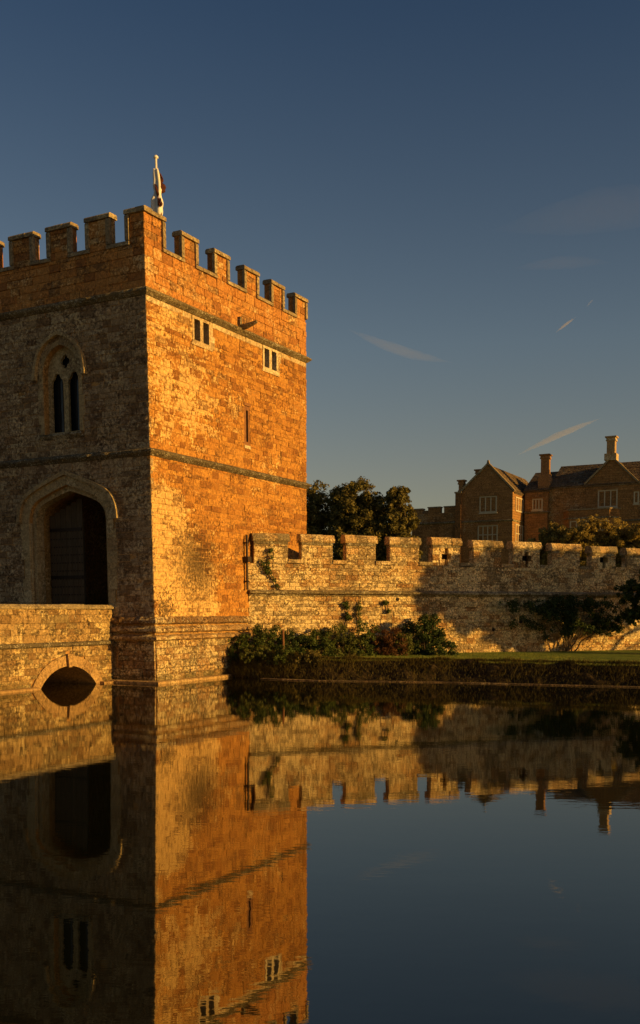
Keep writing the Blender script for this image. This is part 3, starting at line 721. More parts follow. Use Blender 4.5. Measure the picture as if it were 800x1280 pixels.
# flagpole with the furled flag on the tower roof
fp = empty('flagpole', 'white flagpole on the roof of the gatehouse tower behind the corner merlon', 'flagpole', TO + AX * 1.5 + BX * .86 + Vector((0, 0, 11.0)))
q = MB(); q.tube([(0, 0, 0), (-.08, .05, 3.72)], [.045, .032], 12); q.build('pole', M['white'], fp, smooth=True)
q = MB(); q.tube([(-.08, .05, 3.72), (-.08, .05, 3.74), (-.08, .05, 3.78), (-.08, .05, 3.82)], [.03, .07, .07, .03], 12); q.build('finial', M['white'], fp, smooth=True)
fl = empty('furled_flag', 'limp white flag with dark red stripe hanging furled round the flagpole', 'flag', fp.location + Vector((-.07, .04, 3.42)))
def cloth(nm, mat, a0, a1, zc, wmax, seed, parent, top=0., bot=-1.7):
    vs = []; fs = []; nu, nv = 16, 30
    for j in range(nv + 1):
        t = j / nv; z = lerp(top, bot, t); w = .055 + wmax * min(1, t * 1.6) * (1 - .35 * t) * (1 + .45 * math.sin(t * 13 + seed) + .25 * math.sin(t * 29))
        for i in range(nu + 1):
            a = lerp(a0, a1, i / nu) + t * 1.3; rr = w * (1 + .55 * math.sin(6 * i / nu * math.pi + t * 4 + seed))
            vs.append((math.cos(a) * rr + .04 * math.sin(t * 5), math.sin(a) * rr, z + .03 * math.sin(i)))
    for j in range(nv):
        for i in range(nu): k = j * (nu + 1) + i; fs.append((k, k + 1, k + nu + 2, k + nu + 1))
    me = bpy.data.meshes.new(nm); me.from_pydata(vs, [], fs); o = link_mesh(nm, me, mat, parent, smooth=True)
    sm = o.modifiers.new('thick', 'SOLIDIFY'); sm.thickness = .008; return o
cloth('cloth', M['flag'], 3.0, 8.4, 0, .085, 0, fl); cloth('stripe', M['flagred'], 4.2, 4.7, 0, .112, 0, fl, -.45, -1.3); cloth('stripe', M['flagred'], 5.7, 6.0, 0, .112, 0, fl, -.1, -.75)


# ================================================================== BRIDGE
BR = empty('moat_bridge', 'low stone bridge with one arch leading over the moat to the gate, sunlit side', 'bridge', TO + BX * 1.46, R(90) - YAW)
# local: x from the tower (0) out towards the near bank (negative), y across, front at 0
LB = -13; ra = [(-1.87 + 1.09 * math.cos(t), .52 - 1.0 + 1.0 * math.sin(t) * 1.0) for t in [math.pi * k / 24 for k in range(25)]]
ra = [(-1.87 + 1.3 * math.cos(t), -.72 + 1.26 * math.sin(t)) for t in [math.pi * k / 28 for k in range(29)]]
bc = MB().box(LB, -.02, .03, 3.2, -1, 1.1).build('body', M['core'], BR)
cc = MB().prism(ra, FL, -1, 5).build('cutter', None, BR); cc2 = MB().prism([(x - 6.3, z) for x, z in ra], FL, -1, 5).build('cutter', None, BR)
bpy.context.view_layer.update(); boolean_cut(bc, [cc, cc2]); bc.data.materials.clear(); bc.data.materials.append(M['core'])
MB().box(LB, -.06, .03, .36, 1.1, 2.04).build('parapet', M['bridge'], BR)
MB().box(LB, -.06, 2.87, 3.2, 1.1, 2.04).build('parapet', M['bridge'], BR)
MB().box(LB, -.0, .37, 2.86, 1.09, 1.12).build('deck', M['plinth'], BR)
items = []
hb = [[(-1.87 + 1.52 * math.cos(t), -.72 + 1.5 * math.sin(t)) for t in [math.pi * k / 28 for k in range(29)]]]
hb.append([(x - 6.3, z) for x, z in hb[0]])
for s, z, w, h in course(LB, -.03, -.3, 1.06, (.10, .17), (.15, .38), hb): items.append((s, random.uniform(-.008, .01), z, w, .11, h, 0, M['bridge']))
for s, z, w, h in course(LB, -.03, 1.17, 2.03, (.14, .24), (.2, .5)): items.append((s, random.uniform(-.008, .01), z, w, .11, h, 0, M['bridge']))
lay(items, BR)
sweep([(LB, 0), (-.02, 0)], [(-.1, 1.05), (.02, 1.05), (.075, 1.09), (.07, 1.15), (.0, 1.18), (-.1, 1.18)], seg=.14, jit=.018).build('string_course', M['string'], BR)
x = LB
while x < -.05:
    e = min(x + random.uniform(.55, .95), -.03); e = -.03 if -.03 - e < .3 else e
    for yy in (-.05, 2.82):
        q = MB(); j_ = random.uniform(-.008, .008)
        pr = [(yy + j_, 2.05), (yy - .01 + j_, 2.10), (yy + .06, 2.165 + j_), (yy + .36, 2.165 + j_), (yy + .43, 2.10), (yy + .42, 2.05)]
        vs = [(x + .004, a_, b_) for a_, b_ in pr] + [(e - .004, a_, b_) for a_, b_ in pr]
        q.add(vs, [tuple(range(6)), tuple(range(11, 5, -1))] + [(m_, m_ + 6, (m_ + 1) % 6 + 6, (m_ + 1) % 6) for m_ in range(6)]).build('coping_stone', M['coping'], BR)
    x = e
for dx in (0, -6.3):
    inn = [(-1.87 + dx + 1.3 * math.cos(t), -.72 + 1.26 * math.sin(t)) for t in [lerp(.42, math.pi - .42, k / 30) for k in range(31)]]
    out = [(-1.87 + dx + 1.56 * math.cos(t), -.72 + 1.54 * math.sin(t)) for t in [lerp(.42, math.pi - .42, k / 30) for k in range(31)]]
    ring_stones(inn[:15], out[:15], FL, -.03, .1, M['vous'], BR, 3); ring_stones(inn[16:], out[16:], FL, -.03, .1, M['vous'], BR, 3)
    MB().prism([(-1.93 + dx, .51), (-1.81 + dx, .51), (-1.77 + dx, .86), (-1.97 + dx, .86)], FL, -.09, .1).build('keystone', M['vous'], BR)
for xa, xb in ((LB, -9.4), (-7.1, -3.12), (-.66, -.02)):
    sweep([(xa, 0), (xb, 0)], [(-.05, -.5), (.2, -.5), (.2, .04), (.17, .055), (-.05, .06)], seg=.5, jit=.008).build('footing', M['vous'], BR)

# ================================================================== CURTAIN WALL
CW = empty('curtain_wall', 'long low battlemented curtain wall of pale rubble stone running right from the gatehouse', 'wall', W0, WA)
S1 = 26.0
CMR = [(.17, 1.31), (1.77, 2.84), (3.31, 4.36), (4.88, 5.94), (6.44, 7.48), (8.0, 9.09), (9.57, 10.64), (11.16, 12.30), (12.81, 13.84), (14.33, 15.4)]
while CMR[-1][1] < S1 - 1.6: CMR.append((CMR[-1][0] + 1.58, CMR[-1][1] + 1.58))
ztop = lambda s: 4.22 - .022 * max(0, s - 6) * (s < 15) - (.2 if s >= 15 else 0)
zsil = lambda s: 3.60 - .008 * max(0, s - 6)
MB().box(-.3, S1, .03, .62, -.5, 3.50).build('wall_core', M['core'], CW)
items = []
for s, z, w, h in course(0, S1, .35, 2.5, (.08, .16), (.14, .42)): items.append((s, random.uniform(-.012, .014), z, w, .11, h, 0, M['wall']))
for s, z, w, h in course(-.02, S1, 2.62, 3.50, (.09, .18), (.16, .42)): items.append((s, random.uniform(-.01, .014), z, w, .11, h, 0, M['wall']))
CR = (4, 6, 8, 12)
for i, (a_, b_) in enumerate(CMR):
    zt = ztop(a_) + random.uniform(-.035, .02); c = (a_ + b_) / 2
    cross = [(c - .065, 3.45), (c + .065, 3.45), (c + .065, 3.66), (c + .18, 3.66), (c + .18, 3.84), (c + .065, 3.84), (c + .065, 4.04 + zt - 4.22), (c - .065, 4.04 + zt - 4.22), (c - .065, 3.84), (c - .18, 3.84), (c - .18, 3.66), (c - .065, 3.66)]
    mo = MB().box(a_ + .02, b_ - .02, .03, .34, 3.40, zt).build('merlon', M['wall'], CW)
    holes = []
    if i in CR:
        cross = [(p, z + .08) for p, z in cross]
        plate('arrow_loop', rect(c - .24, c + .24, 3.502, zt - .005), [[(p, z) for p, z in cross]], FL, -.012, .30, M['wall'], CW)
        c_ = MB().prism(rect(c - .2, c + .2, 3.45, zt - .05), FL, -.5, 1).build('cutter', None, CW); bpy.context.view_layer.update(); boolean_cut(mo, [c_])
        mo.data.materials.clear(); mo.data.materials.append(M['wall'])
        MB().box(c - .2, c + .2, .31, .335, 3.502, zt - .01).build('loop_shade_panel', M['shade_fill'], CW)  # dark panel painted as the shade seen through the loop
        holes = [rect(c - .235, c + .235, 3.4, zt)]
    for s, z, w, h in course(a_, b_, 3.50, zt, (.10, .2), (.16, .4), holes): items.append((s, random.uniform(-.01, .014), z, w, .11, h, 0, M['wall']))
    q = MB(); x = a_ - .05; n_ = 3
    for k in range(n_):
        x0, x1 = lerp(a_ - .05, b_ + .05, k / n_), lerp(a_ - .05, b_ + .05, (k + 1) / n_); j_ = random.uniform(-.012, .012)
        prf = [(-.04 + j_, zt), (-.07 + j_, zt + .05), (-.06 + j_, zt + .12), (.02, zt + .25 + j_), (.32, zt + .28 + j_), (.38, zt + .2), (.37, zt)]
        m_ = len(prf); q.add([(x0 + .003, u_, v_) for u_, v_ in prf] + [(x1 - .003, u_, v_) for u_, v_ in prf], [tuple(range(m_)), tuple(range(2 * m_ - 1, m_ - 1, -1))] + [(t_, t_ + m_, (t_ + 1) % m_ + m_, (t_ + 1) % m_) for t_ in range(m_)])
    q.build('cap', M['cap'], CW)
    q = MB(); q.box(a_ + .004, b_ - .004, -.02, .33, zt - .085, zt - .004); q.build('cap_moulding', M['string'], CW)
    if i < len(CMR) - 1:
        nx = CMR[i + 1][0]; zz = zsil(a_); q = MB()
        q.box(b_ - .0, nx + .0, -.04 + random.uniform(-.01, .01), .6, zz - .08, zz + .04); q.build('crenel_sill', M['cap'], CW)
lay(items, CW)
sweep([(0, 0), (S1, 0)], [(-.1, 2.46), (.03, 2.47), (.05, 2.52), (.16, 2.55), (.17, 2.60), (.15, 2.62), (.0, 2.67), (-.1, 2.67)], seg=.18, jit=.016).build('string_course', M['string'], CW)  # dark moulding stone here also stands in for shade under the ledge
for (hx, hz) in ((5.15, 2.38), (9.9, 1.62), (8.8, 1.35)):
    q = MB(); q.tube([(hx, -.022, hz), (hx, .08, hz)], [.06, .06], 8); q.build('weep_hole', M['shade_fill'], CW)  # solid plug, the dark of the hole is painted shade
def wpos(s, out, z=0): p = W0 + WD * s - WB * out; return Vector((p.x, p.y, z))

# ================================================================== MANOR HOUSE
HO = Vector((15.206, 80, 0))
H = empty('manor_house', 'brown stone manor house with gables, mullioned windows and tall chimneys behind the curtain wall', 'house', HO, -YAW)
FH = lambda s, z, d: (s, d, z)
def hwin(x0, x1, z0, z1, n, y, transom=0, side=False):
    F = FH if not side else (lambda s, z, d: (-d, s, z))
    if side: F = lambda s, z, d: (0.0 - d + .0, s, z)
    hs = []; fw, mw_ = .10, .085; w = (x1 - x0 - 2 * fw - (n - 1) * mw_) / n
    zs = [(z0 + fw, z1 - fw)] if not transom else [(z0 + fw, transom - .04), (transom + .04, z1 - fw)]
    for za, zb in zs:
        for k in range(n): a_ = x0 + fw + k * (w + mw_); hs.append(rect(a_, a_ + w, za, zb))
    if side: FF = lambda s, z, d: (.0 - d, s, z)
    else: FF = lambda s, z, d: (s, y + d, z)
    wd = plate('window', rect(x0, x1, z0, z1), hs, FF, -.05, .09, M['winstone'], H)
    for h in hs: MB().prism(rect(h[0][0], h[1][0], h[0][1], h[2][1]), FF, .02, .03).build('pane', M['glass'], wd)
    MB().prism(rect(x0 - .08, x1 + .08, z1 + .004, z1 + .12), FF, -.11, .05).build('drip_mould', M['house'], wd)
    MB().prism(rect(x0 - .05, x1 + .05, z0 - .1, z0 - .004), FF, -.09, .05).build('sill', M['winstone'], wd)
M['winstone'] = simple_mat('window_dressing', (.48, .41, .27), (.58, .5, .34), 6, .8, .3)
def hbox(nm, x0, x1, y0, y1, z0, z1, mt='house'): return MB().box(x0, x1, y0, y1, z0, z1).build(nm, M[mt], H)
def gable_body(nm, x0, x1, y0, y1, ez0, ez1, ax, az, mt='house'):
    """gabled block: eaves at ez0 / ez1, apex at ax, az"""
    return MB().prism([(x0, .3), (x1, .3), (x1, ez1), (ax, az), (x0, ez0)], lambda s, z, d: (s, d, z), y0, y1).build(nm, M[mt], H)
def coping_line(x0, z0, x1, z1, y0, y1, t=.14, lift=.02):
    d = Vector((x1 - x0, z1 - z0)).normalized(); n = Vector((-d.y, d.x)); n = n if n.y > 0 else -n
    p = [Vector((x0, z0)) + n * lift, Vector((x1, z1)) + n * lift, Vector((x1, z1)) + n * (lift + t), Vector((x0, z0)) + n * (lift + t)]
    MB().prism([tuple(q) for q in p], lambda s, z, d_: (s, d_, z), y0, y1).build('gable_coping', M['coping'], H)
def roof(pts, nm='roof', mt='slate', thick=.12, rows=16):
    """pitched roof face a,b (eaves) c,d (ridge): overlapping courses of stone slates as real steps"""
    a, b, c, d = [Vector(p) for p in pts]; q = MB(); n = (b - a).cross(d - a).normalized()
    if n.z < 0: n = -n
    q.add([tuple(v - n * e_) for e_ in (.03, .15) for v in (a, b, c, d)], [(0, 1, 2, 3), (7, 6, 5, 4), (0, 4, 5, 1), (1, 5, 6, 2), (2, 6, 7, 3), (3, 7, 4, 0)])
    for r in range(rows):
        t0, t1 = r / rows, (r + 1.25) / rows; t1 = min(t1, 1)
        L = a.lerp(d, t0), b.lerp(c, t0), b.lerp(c, t1), a.lerp(d, t1); m_ = max(1, int((L[1] - L[0]).length / .45))
        for k in range(m_):
            f0, f1 = k / m_ + .02 / m_, (k + 1) / m_ - .02 / m_; up = random.uniform(.05, .09)
            p = [L[0].lerp(L[1], f0) + n * up, L[0].lerp(L[1], f1) + n * up, L[3].lerp(L[2], f1) + n * .01, L[3].lerp(L[2], f0) + n * .01]
            q.add([tuple(v) for v in p] + [tuple(v - n * .05) for v in p], [(0, 1, 2, 3), (0, 4, 5, 1), (1, 5, 6, 2), (3, 2, 6, 7), (0, 3, 7, 4)])
    o = q.build(nm, M[mt], H); o['kind'] = 'stuff'; return o
def chimney(x0, x1, y0, y1, z0, z1, mt, shafts=1, base=.12):
    b = MB().box(x0 - base, x1 + base, y0 - base, y1 + base, z0, z0 + .45 * base / .12).build('chimney', M[mt], H)
    w = (x1 - x0) / shafts
    for k in range(shafts):
        MB().box(x0 + k * w + .01, x0 + (k + 1) * w - .01, y0, y1, z0 + .45 * base / .12 - .01, z1 - .35).build('shaft', M[mt], b)
    q = MB(); q.box(x0 - .06, x1 + .06, y0 - .06, y1 + .06, z1 - .36, z1 - .27); q.box(x0 - .03, x1 + .03, y0 - .03, y1 + .03, z1 - .28, z1 - .10); q.box(x0 - .12, x1 + .12, y0 - .12, y1 + .12, z1 - .11, z1)
    q.build('chimney_cap', M[mt], b)
# gabled wing
gable_body('wing_wall', -4.25, 0, 0, 10, 11.6, 11.42, -2.05, 13.62)
coping_line(0.08, 11.40, -2.05, 13.62, -.08, .3); coping_line(-2.05, 13.62, -4.33, 11.55, -.081, .299)
MB().prism([(-2.17, 13.7), (-1.93, 13.7), (-2.0, 14.0), (-2.1, 14.0)], lambda s, z, d: (s, d, z), -.06, .15).build('finial', M['coping'], H)
roof([(.12, .3, 11.38), (.12, 9.9, 11.38), (-2.05, 9.9, 13.66), (-2.05, .3, 13.66)]); roof([(-4.35, .3, 11.52), (-4.35, 9.9, 11.52), (-2.05, 9.9, 13.66), (-2.05, .3, 13.66)])
sweep([(-8.6, 0), (0, 0), (0, 3)], [(-.05, 9.1), (.02, 9.1), (.09, 9.17), (.09, 9.23), (-.05, 9.3)], seg=.6, jit=.008).build('string_course', M['string'], H)
hwin(-2.72, -1.28, 9.86, 11.16, 3, 0); hwin(-2.85, -1.18, 7.3, 8.86, 4, 0, 8.1)
hbox('corner_pier', -4.7, -4.22, -.25, .6, .3, 11.5); hbox('pier_cap', -4.76, -4.16, -.31, .66, 11.5, 11.62, 'coping')
chimney(-4.2, -3.55, 3.2, 3.85, 11.0, 13.8, 'chimney_red', 1, .08)
chimney(-4.56, -4.14, .1, .5, 11.62, 12.6, 'chimney_red', 1, .04)
# battlemented range to the left
hbox('battlement_wall', -8.6, -4.3, .02, .6, .3, 10.02); 
for a_, b_, z_ in ((-8.58, -7.65, 10.46), (-7.16, -6.11, 10.55), (-5.76, -4.72, 10.55)):
    hbox('merlon', a_, b_, .02, .5, 10.0, z_ - .1); hbox('merlon_cap', a_ - .04, b_ + .04, -.03, .55, z_ - .1, z_, 'coping')
hbox('range_return', -8.6, -8.0, .61, 9, .3, 10.02)
hbox('range_merlon', -8.5, -8.1, 2.2, 3.3, 10.02, 10.5); hbox('range_merlon', -8.5, -8.1, 4.0, 5.1, 10.02, 10.5)
gable_body('rear_wall', -6.9, -2.2, 4.2, 9, 10.1, 12.7, -2.3, 13.0)
roof([(-6.95, 4.1, 10.12), (-6.95, 9, 10.12), (-3.2, 9, 12.75), (-3.2, 4.1, 12.75)])
# return side of the wing, with its windows (plane x = 0)
def hwin_side(y0, y1, z0, z1, n, tr=0):
    hs = []; fw, mw_ = .13, .13; w = (y1 - y0 - 2 * fw - (n - 1) * mw_) / n
    for za, zb in ([(z0 + .1, z1 - .1)] if not tr else [(z0 + .1, tr - .04), (tr + .04, z1 - .1)]):
        for k in range(n): a_ = y0 + fw + k * (w + mw_); hs.append(rect(a_, a_ + w, za, zb))
    FF = lambda s, z, d: (-d, s, z)
    wd = plate('window', rect(y0, y1, z0, z1), hs, FF, -.05, .09, M['winstone'], H)
    for h in hs: MB().prism(rect(h[0][0], h[1][0], h[0][1], h[2][1]), FF, .02, .03).build('pane', M['glass'], wd)
hwin_side(.7, 2.8, 9.95, 11.1, 3); hwin_side(.7, 2.8, 7.5, 8.95, 3, 8.2)
hbox('link_wall', -2, .3, 3.05, 10, .3, 11.70)
# stair bay with its chimney
bay = MB().prism([(.18, .3), (2.05, .3), (2.05, 11.7), (.18, 11.7)], lambda s, z, d: (s, d, z), 2.7, 6).build('stair_bay', M['house'], H)
sweep([(.16, 2.7), (2.07, 2.7), (2.07, 4)], [(-.05, 9.85), (.02, 9.85), (.10, 9.95), (.02, 10.05), (-.05, 10.05)], seg=.5, jit=.01).build('string_course', M['string'], H)
hwin(.80, 1.66, 10.14, 11.06, 3, 2.7)
roof([(.05, 2.6, 11.68), (2.2, 2.6, 11.68), (2.2, 6.2, 13.6), (.05, 6.2, 13.6)])
hbox('stack_base', 1.18, 2.12, 2.9, 3.9, 11.5, 12.75, 'chimney_red'); chimney(1.36, 1.98, 3.0, 3.7, 12.72, 14.62, 'chimney_red', 1, .08)
# main range
hbox('main_wall', 2.06, 26, 3.0, 11, .3, 11.95); 
gable_body('main_gable', 5.05, 9.05, 2.97, 9, 12.0, 11.85, 7.0, 13.9)
coping_line(9.1, 11.8, 7.0, 13.9, 2.86, 3.3); coping_line(7.0, 13.9, 4.98, 11.95, 2.861, 3.299)
roof([(2.1, 2.85, 11.9), (26, 2.85, 11.9), (26, 6.6, 14.05), (2.1, 6.6, 14.05)], rows=18); roof([(26, 10.9, 11.9), (2.1, 10.9, 11.9), (2.1, 6.6, 14.05), (26, 6.6, 14.05)], rows=8)
roof([(9.15, 3.3, 11.8), (9.15, 8, 11.8), (7.0, 8, 13.95), (7.0, 3.3, 13.95)]); roof([(4.93, 3.3, 11.92), (4.93, 8, 11.92), (7.0, 8, 13.95), (7.0, 3.3, 13.95)])
chimney(6.58, 7.22, 2.95, 3.55, 13.75, 15.62, 'chimney', 1, .14)
hwin(5.98, 7.5, 10.12, 11.48, 3, 2.97)
# broad bay under a stepped parapet
q = MB()
bp = [(3.3, 2.97), (3.9, 2.2), (7.05, 2.2), (7.7, 2.97)]
def bay_ring(z0, z1, g_):
    P = [(bp[0][0] - g_, bp[0][1]), (bp[1][0] - g_ * .7, bp[1][1] - g_), (bp[2][0] + g_ * .7, bp[2][1] - g_), (bp[3][0] + g_, bp[3][1])]
    return MB().add([(x, y, z) for z in (z0, z1) for x, y in P], [(0, 1, 2, 3), (7, 6, 5, 4), (0, 4, 5, 1), (1, 5, 6, 2), (2, 6, 7, 3), (3, 7, 4, 0)])
bay_ring(.3, 9.25, 0).build('bay', M['house'], H); bay_ring(9.25, 9.36, .1).build('bay_cornice', M['string'], H)
bay_ring(9.36, 9.92, .02).build('bay_parapet', M['house'], H); bay_ring(9.92, 10.04, .08).build('bay_coping', M['coping'], H)
hwin(4.0, 6.95, 7.4, 9.12, 6, 2.2, 8.3)
hwin(8.72, 9.12, 10.3, 11.25, 1, 3.0); hwin(10.4, 12.0, 10.1, 11.4, 3, 3.0); hwin(10.4, 12.2, 7.4, 8.9, 4, 3.0, 8.2)
sweep([(7.8, 3.0), (26, 3.0)], [(-.05, 8.95), (.02, 8.95), (.1, 9.03), (.02, 9.12), (-.05, 9.12)], seg=.6, jit=.01).build('string_course', M['string'], H)

# ================================================================== TREES AND PLANTS
K = .82
make_tree('tree', 'dark broad tree half hidden by the right edge of the gatehouse tower', (-1.2 * K, 96 * K, .5), 14, nearer(K, [(.3, 0, 11.2, 2.2, 2.3, 2.7), (-2.2, 1, 11.0, 2.6, 2.4, 3.1), (.7, -.6, 8.6, 1.9, 2, 2.4), (-1.5, .5, 6.8, 2.8, 2, 2.6), (.6, .3, 5.2, 2.2, 2, 2.2)]), M['leaf_olive'], 42000, .10, .4, 'trees beyond the curtain wall', sub=26, cr=.34)
make_tree('tree', 'tallest and roundest tree beyond the wall, between tower and manor house', (3.2 * K, 94 * K, .5), 14, nearer(K, [(.0, 0, 11.4, 2.5, 2.4, 2.8), (1.5, -.3, 10.0, 2.0, 2.2, 2.4), (-1.1, .2, 10.4, 1.9, 2, 2.6), (.6, -.8, 7.8, 2.9, 2.4, 2.6), (-.9, -.2, 6.0, 2.1, 2, 2.4), (1.9, .8, 5.8, 2.0, 2, 2.4)]), M['leaf_olive'], 60000, .10, .42, 'trees beyond the curtain wall', sub=26, cr=.32)
make_tree('tree', 'smaller narrow tree beside the battlements of the manor house', (7.1 * K, 92 * K, .5), 13, nearer(K, [(.0, 0, 11.4, 1.25, 1.3, 1.5), (.5, .4, 9.6, 1.4, 1.4, 1.7), (-.5, 0, 8.6, 1.5, 1.4, 1.8), (.4, -.5, 7.0, 1.8, 1.4, 1.8), (-.2, .2, 5.0, 1.9, 1.5, 2)]), M['leaf_olive'], 34000, .10, .28, 'trees beyond the curtain wall', sub=24, cr=.34)
# bushes in front of the manor house, gold sunlight put into their leaf colour
for nm, lb, x, y, h_, cr_ in (('shrub', 'sunlit golden tall bush below the stair bay of the manor house', 14.1, 62, 7.1, [(.1, 0, 6.2, .8, 1, .8), (.9, -.5, 5.6, 1.1, 1, 1.1), (-.7, .2, 5.0, .9, .9, 1.0), (.3, .1, 4.5, 1.4, 1, 1.1)]),
        ('shrub', 'widest sunlit golden bush below the broad bay window of the manor house', 16.8, 61, 7.2, [(-.4, 0, 6.4, 1.2, 1, .9), (.9, -.3, 6.3, 1.2, 1, .9), (-1.2, -.2, 5.5, 1.2, 1, 1.1), (.2, .2, 5.2, 1.6, 1, 1.1), (1.6, 0, 5.3, 1.1, 1, 1.1), (0, 0, 4.3, 2.2, 1, .9)]),
        ('shrub', 'sunlit golden bush at the right edge in front of the manor house', 19.2, 60, 6.8, [(0, 0, 5.9, 1.1, 1, .95), (.9, -.3, 5.6, 1.1, 1, 1.1), (-.8, .1, 5.2, 1.0, 1, 1.1), (0, 0, 4.4, 1.7, 1, 1.0)])):
    make_tree(nm, lb, (x, y, .5), h_, cr_, M['leaf_sun_gold'], 26000, .06, .08, 'golden bushes before the house', 'bush', sub=18, cr=.3)
# plants along the foot of the curtain wall
GP = 'shrubs along the foot of the curtain wall'
spec = [
 (.25, .75, .50, 1.15, 'leaf_mid', 3400, .035, 'leafy green bush in the corner where the curtain wall meets the tower'),
 (1.05, .7, .55, .95, 'leaf_dark', 3200, .035, 'low dark bush just right of the rusty stake'),
 (1.95, .75, .62, 1.0, 'leaf_mid', 3600, .035, 'green arching bush left of the wall creeper'),
 (2.85, .7, .55, 1.15, 'leaf_light', 3000, .035, 'yellow-green bush under the wall creeper'),
 (3.65, .6, .55, 1.25, 'leaf_mid', 3200, .035, 'tallest green bush below the two creeper stems'),
 (4.45, .7, .55, 1.0, 'leaf_red', 2800, .035, 'rust-leaved bush in the middle of the wall planting'),
 (5.0, .65, .5, .95, 'leaf_light', 2800, .035, 'light green bush beside the dark rounded bush'),
 (5.85, .75, .66, 1.25, 'leaf_dark', 6500, .04, 'dark dense rounded bush ending the planting on the right')]
for s, o_, r_, h_, mt, n_, lf, lb in spec:
    make_shrub('shrub', lb, wpos(s, o_ + .1, .54), r_ * 1.05, h_ * (.80 if mt != 'leaf_dark' or s < 5 else .92), M[mt], int(n_ * 1.6), lf * .85, group=GP, sub=24, rz=WA, sx=1.15)
# overhanging plants on the bank beside the tower
for k, (x, y, r_, h_, mt, lb) in enumerate(((-2.55, 30.75, .45, .75, 'leaf_mid', 'wild plant on the bank end touching the tower foot'), (-1.9, 30.3, .45, .5, 'leaf_light', 'pale bramble spilling over the bank beside the tower'), (-1.05, 30.0, .45, .45, 'leaf_mid', 'bramble on the bank edge under the rusty stake'), (-.25, 29.7, .4, .36, 'leaf_olive', 'low bramble furthest right along the bank edge'))):
    make_shrub('bramble', lb, (x, y, .42), r_, h_, M[mt], 1900, .03, 'bramble', 'brambles on the bank end', 5, 16)
    # trailing growth down the bank
# stake
q = MB(); q.tube([(0, 0, -.2), (.01, 0, .4), (0, .01, .86)], [.035, .032, .03], 7); tag(q.build('stake', M['stake']), 'thin rusty upright stake among the bushes near the tower', 'stake').location = (-1.12, 30.5, .58)
# creepers on the wall
def creeper(name, lb, path, mt, n, leaf, spread, cat='creeper'):
    """path of (s, z) points up the wall face"""
    t = empty(name, lb, cat, wpos(path[0][0], .04, path[0][1]), WA); q = MB()
    s0, z0 = path[0]; pp = [(s - s0, -.02 + .0 * i, z - z0) for i, (s, z) in enumerate(path)]
    q.tube(pp, [lerp(.022, .008, i / (len(pp) - 1)) for i in range(len(pp))], 6); q.build('stem', M['red_leafstem'], t)
    cl = []
    for a_, b_ in zip(pp, pp[1:]):
        L = (Vector(b_) - Vector(a_)).length
        for k in range(max(1, int(L / .09))):
            f = random.random(); cl.append((lerp(a_[0], b_[0], f) + random.gauss(0, spread), -.05, lerp(a_[2], b_[2], f), random.uniform(.05, .10)))
    V = leaves(n, cl, leaf); V[:, 1] = np.minimum(V[:, 1], -.01); quads_mesh('foliage', V, M[mt], t); return t
creeper('creeper', 'thin green creeper climbing the first merlon next to the tower', [(1.0, 2.66), (.8, 3.0), (.62, 3.3), (.66, 3.6), (.72, 3.95)], 'leaf_mid', 420, .03, .02)
creeper('creeper', 'side shoot of green creeper leaning left on the first merlon', [(.66, 3.05), (.52, 3.3), (.36, 3.62)], 'leaf_mid', 200, .028, .02)
creeper('creeper', 'taller left creeper stem climbing from the shrubs on the sunlit wall', [(3.3, 1.5), (3.35, 1.9), (3.3, 2.45)], 'leaf_mid', 520, .035, .07)
creeper('creeper', 'right creeper stem climbing from the shrubs on the sunlit wall', [(3.75, 1.5), (3.72, 1.95), (3.72, 2.5)], 'leaf_light', 260, .03, .03)
creeper('creeper', 'small tuft of ivy on the wall above the shrubs beside a hole', [(4.75, 1.9), (4.78, 2.1), (4.72, 2.3)], 'leaf_mid', 260, .03, .05)
# climbing shrub on the shaded stretch
t = empty('climbing_shrub', 'wide dark green climbing shrub spread against the curtain wall on the right', 'shrub', wpos(11.7, .3, .56), WA)
q = MB()
for k in range(7): limb(q, (random.uniform(-.15, .15), 0, -.1), (random.uniform(-1.2, 1.6), random.uniform(-.1, .15), random.uniform(.9, 1.7)), .03, .008, .05, 5, 6)
q.build('stems', M['red_leafstem'], t)
cl = [(random.gauss(-.1, .72 + .3 * (z_ > 1.2)), random.uniform(-.35, .1), z_, random.uniform(.08, .2)) for z_ in [random.triangular(.35, 1.95, 1.75) for _ in range(150)]] + [(random.uniform(1, 2.2), random.uniform(-.2, .1), random.uniform(.7, 1.3), .14) for _ in range(36)]
V = leaves(9500, cl, .04); V[:, 1] = np.minimum(V[:, 1], .22); quads_mesh('foliage', V, M['leaf_dark'], t)
# dark tree reaching in at the right edge
make_tree('tree', 'dark leafy tree overhanging the lawn at the right edge of the picture', (11.3, 33.4, .55), 3.4, [(-.6, 0, 2.05, .85, .9, .6), (.2, .1, 2.6, .9, 1, .85), (-.8, -.1, 1.3, .5, .5, .35), (.3, 0, 1.5, .9, .9, .7)], M['leaf_dark'], 22000, .05, .09, sub=22, cr=.28)
# trees outside the frame on the right whose shade falls across the wall and lawn
make_tree('tree', 'spreading garden tree standing beyond the right edge, shading the wall', (24.6, 27.4, .5), 8,
    [(-.6, -1.0, 5.9, 2.0, 1.6, 1.5), (0, .6, 5.7, 2.0, 1.7, 1.5), (.4, 2.2, 5.3, 1.8, 1.7, 1.3), (.8, 3.9, 4.95, 1.7, 1.6, 1.15), (1.0, 5.4, 4.8, 1.6, 1.4, 1.0), (-.4, -2.2, 6.5, 1.3, 1.2, 1.0)], M['leaf_dark'], 30000, .15, .3, sub=18, cr=.4)

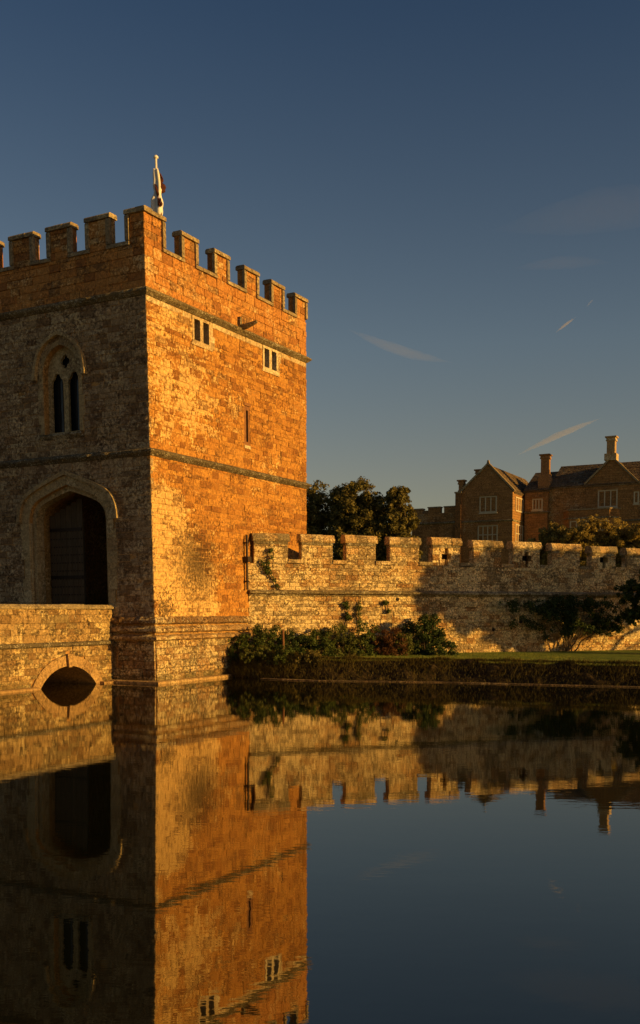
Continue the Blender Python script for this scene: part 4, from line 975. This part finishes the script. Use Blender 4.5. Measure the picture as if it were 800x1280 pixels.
# ================================================================== CIRRUS AND VAPOUR TRAILS
def cloud_mat(name, dens):
    m = bpy.data.materials.new(name); m.use_nodes = True; nt = m.node_tree; nt.nodes.clear()
    o = nt.nodes.new('ShaderNodeOutputMaterial'); v = nt.nodes.new('ShaderNodeVolumePrincipled')
    v.inputs['Color'].default_value = (.95, .95, .95, 1); v.inputs['Density'].default_value = dens; v.inputs['Anisotropy'].default_value = 0
    nt.links.new(v.outputs[0], o.inputs['Volume']); return m
def streak(name, lb, cat, pts, rads, mat, flat=.5):
    mb = MB(); P = [Vector(p) for p in pts]; n = 12
    for i, p in enumerate(P):
        d = (P[min(i + 1, len(P) - 1)] - P[max(i - 1, 0)]).normalized(); a = Vector((0, 1, 0)); b = d.cross(a).normalized()
        for j in range(n):
            t_ = 2 * math.pi * j / n; w = rads[i] * (1 + .3 * mnoise.noise(Vector((i * .7, j * .9, rads[0]))))
            mb.v.append(tuple(p + b * math.cos(t_) * w + a * math.sin(t_) * rads[i] * 2))
    for i in range(len(P) - 1):
        for j in range(n): mb.f.append((i * n + j, i * n + (j + 1) % n, (i + 1) * n + (j + 1) % n, (i + 1) * n + j))
    mb.f.append(tuple(range(n))[::-1]); mb.f.append(tuple((len(P) - 1) * n + j for j in range(n)))
    return tag(mb.build(name, mat), lb, cat)
def curve_pts(a, b, sag, n=16): 
    a, b = Vector(a), Vector(b); return [a.lerp(b, i / n) + Vector((0, 0, sag * math.sin(math.pi * i / n))) for i in range(n + 1)]
def taper(r, n=16, peak=.5): return [max(.5, r * math.sin(math.pi * (i / n) ** (math.log(.5) / math.log(peak))) ** 1.1) for i in range(n + 1)]
CM1, CM2 = cloud_mat('ice_cloud_thin', .0009), cloud_mat('ice_cloud_bright', .005)
streak('cirrus_cloud', 'faint wisp of cirrus sloping down in the middle of the sky', 'cloud', [(190 + 860 * t, 8000, 2212 - 270 * t - 40 * math.sin(t * 3.1)) for t in [i / 16 for i in range(17)]], taper(38), CM1)
streak('cirrus_cloud', 'brightest short streak of cloud rising above the manor house chimneys', 'cloud', curve_pts((1540, 8000, 1222), (2220, 8000, 1520), 14), taper(26, peak=.5), CM2)
streak('cirrus_cloud', 'barely visible broad cirrus band high at the right edge', 'cloud', curve_pts((1350, 8300, 3050), (3300, 8300, 3300), 40), taper(150), cloud_mat('ice_cloud_faint', .00006))
streak('cirrus_cloud', 'barely visible short cirrus wisp under the broad band at the right', 'cloud', curve_pts((1500, 8100, 2690), (2300, 8100, 2740), 20), taper(45), cloud_mat('ice_cloud_fainter', .0002))
CM3 = cloud_mat('trail_ice', .014)
streak('vapour_trail', 'thin straight vapour trail slanting up in the right of the sky', 'cloud', curve_pts((1835, 8000, 2170), (1995, 8000, 2290), 3), taper(11), CM3)
streak('vapour_trail', 'short broken upper end of the thin vapour trail', 'cloud', curve_pts((2070, 8000, 2360), (2135, 8000, 2435), 2), taper(7), CM2)
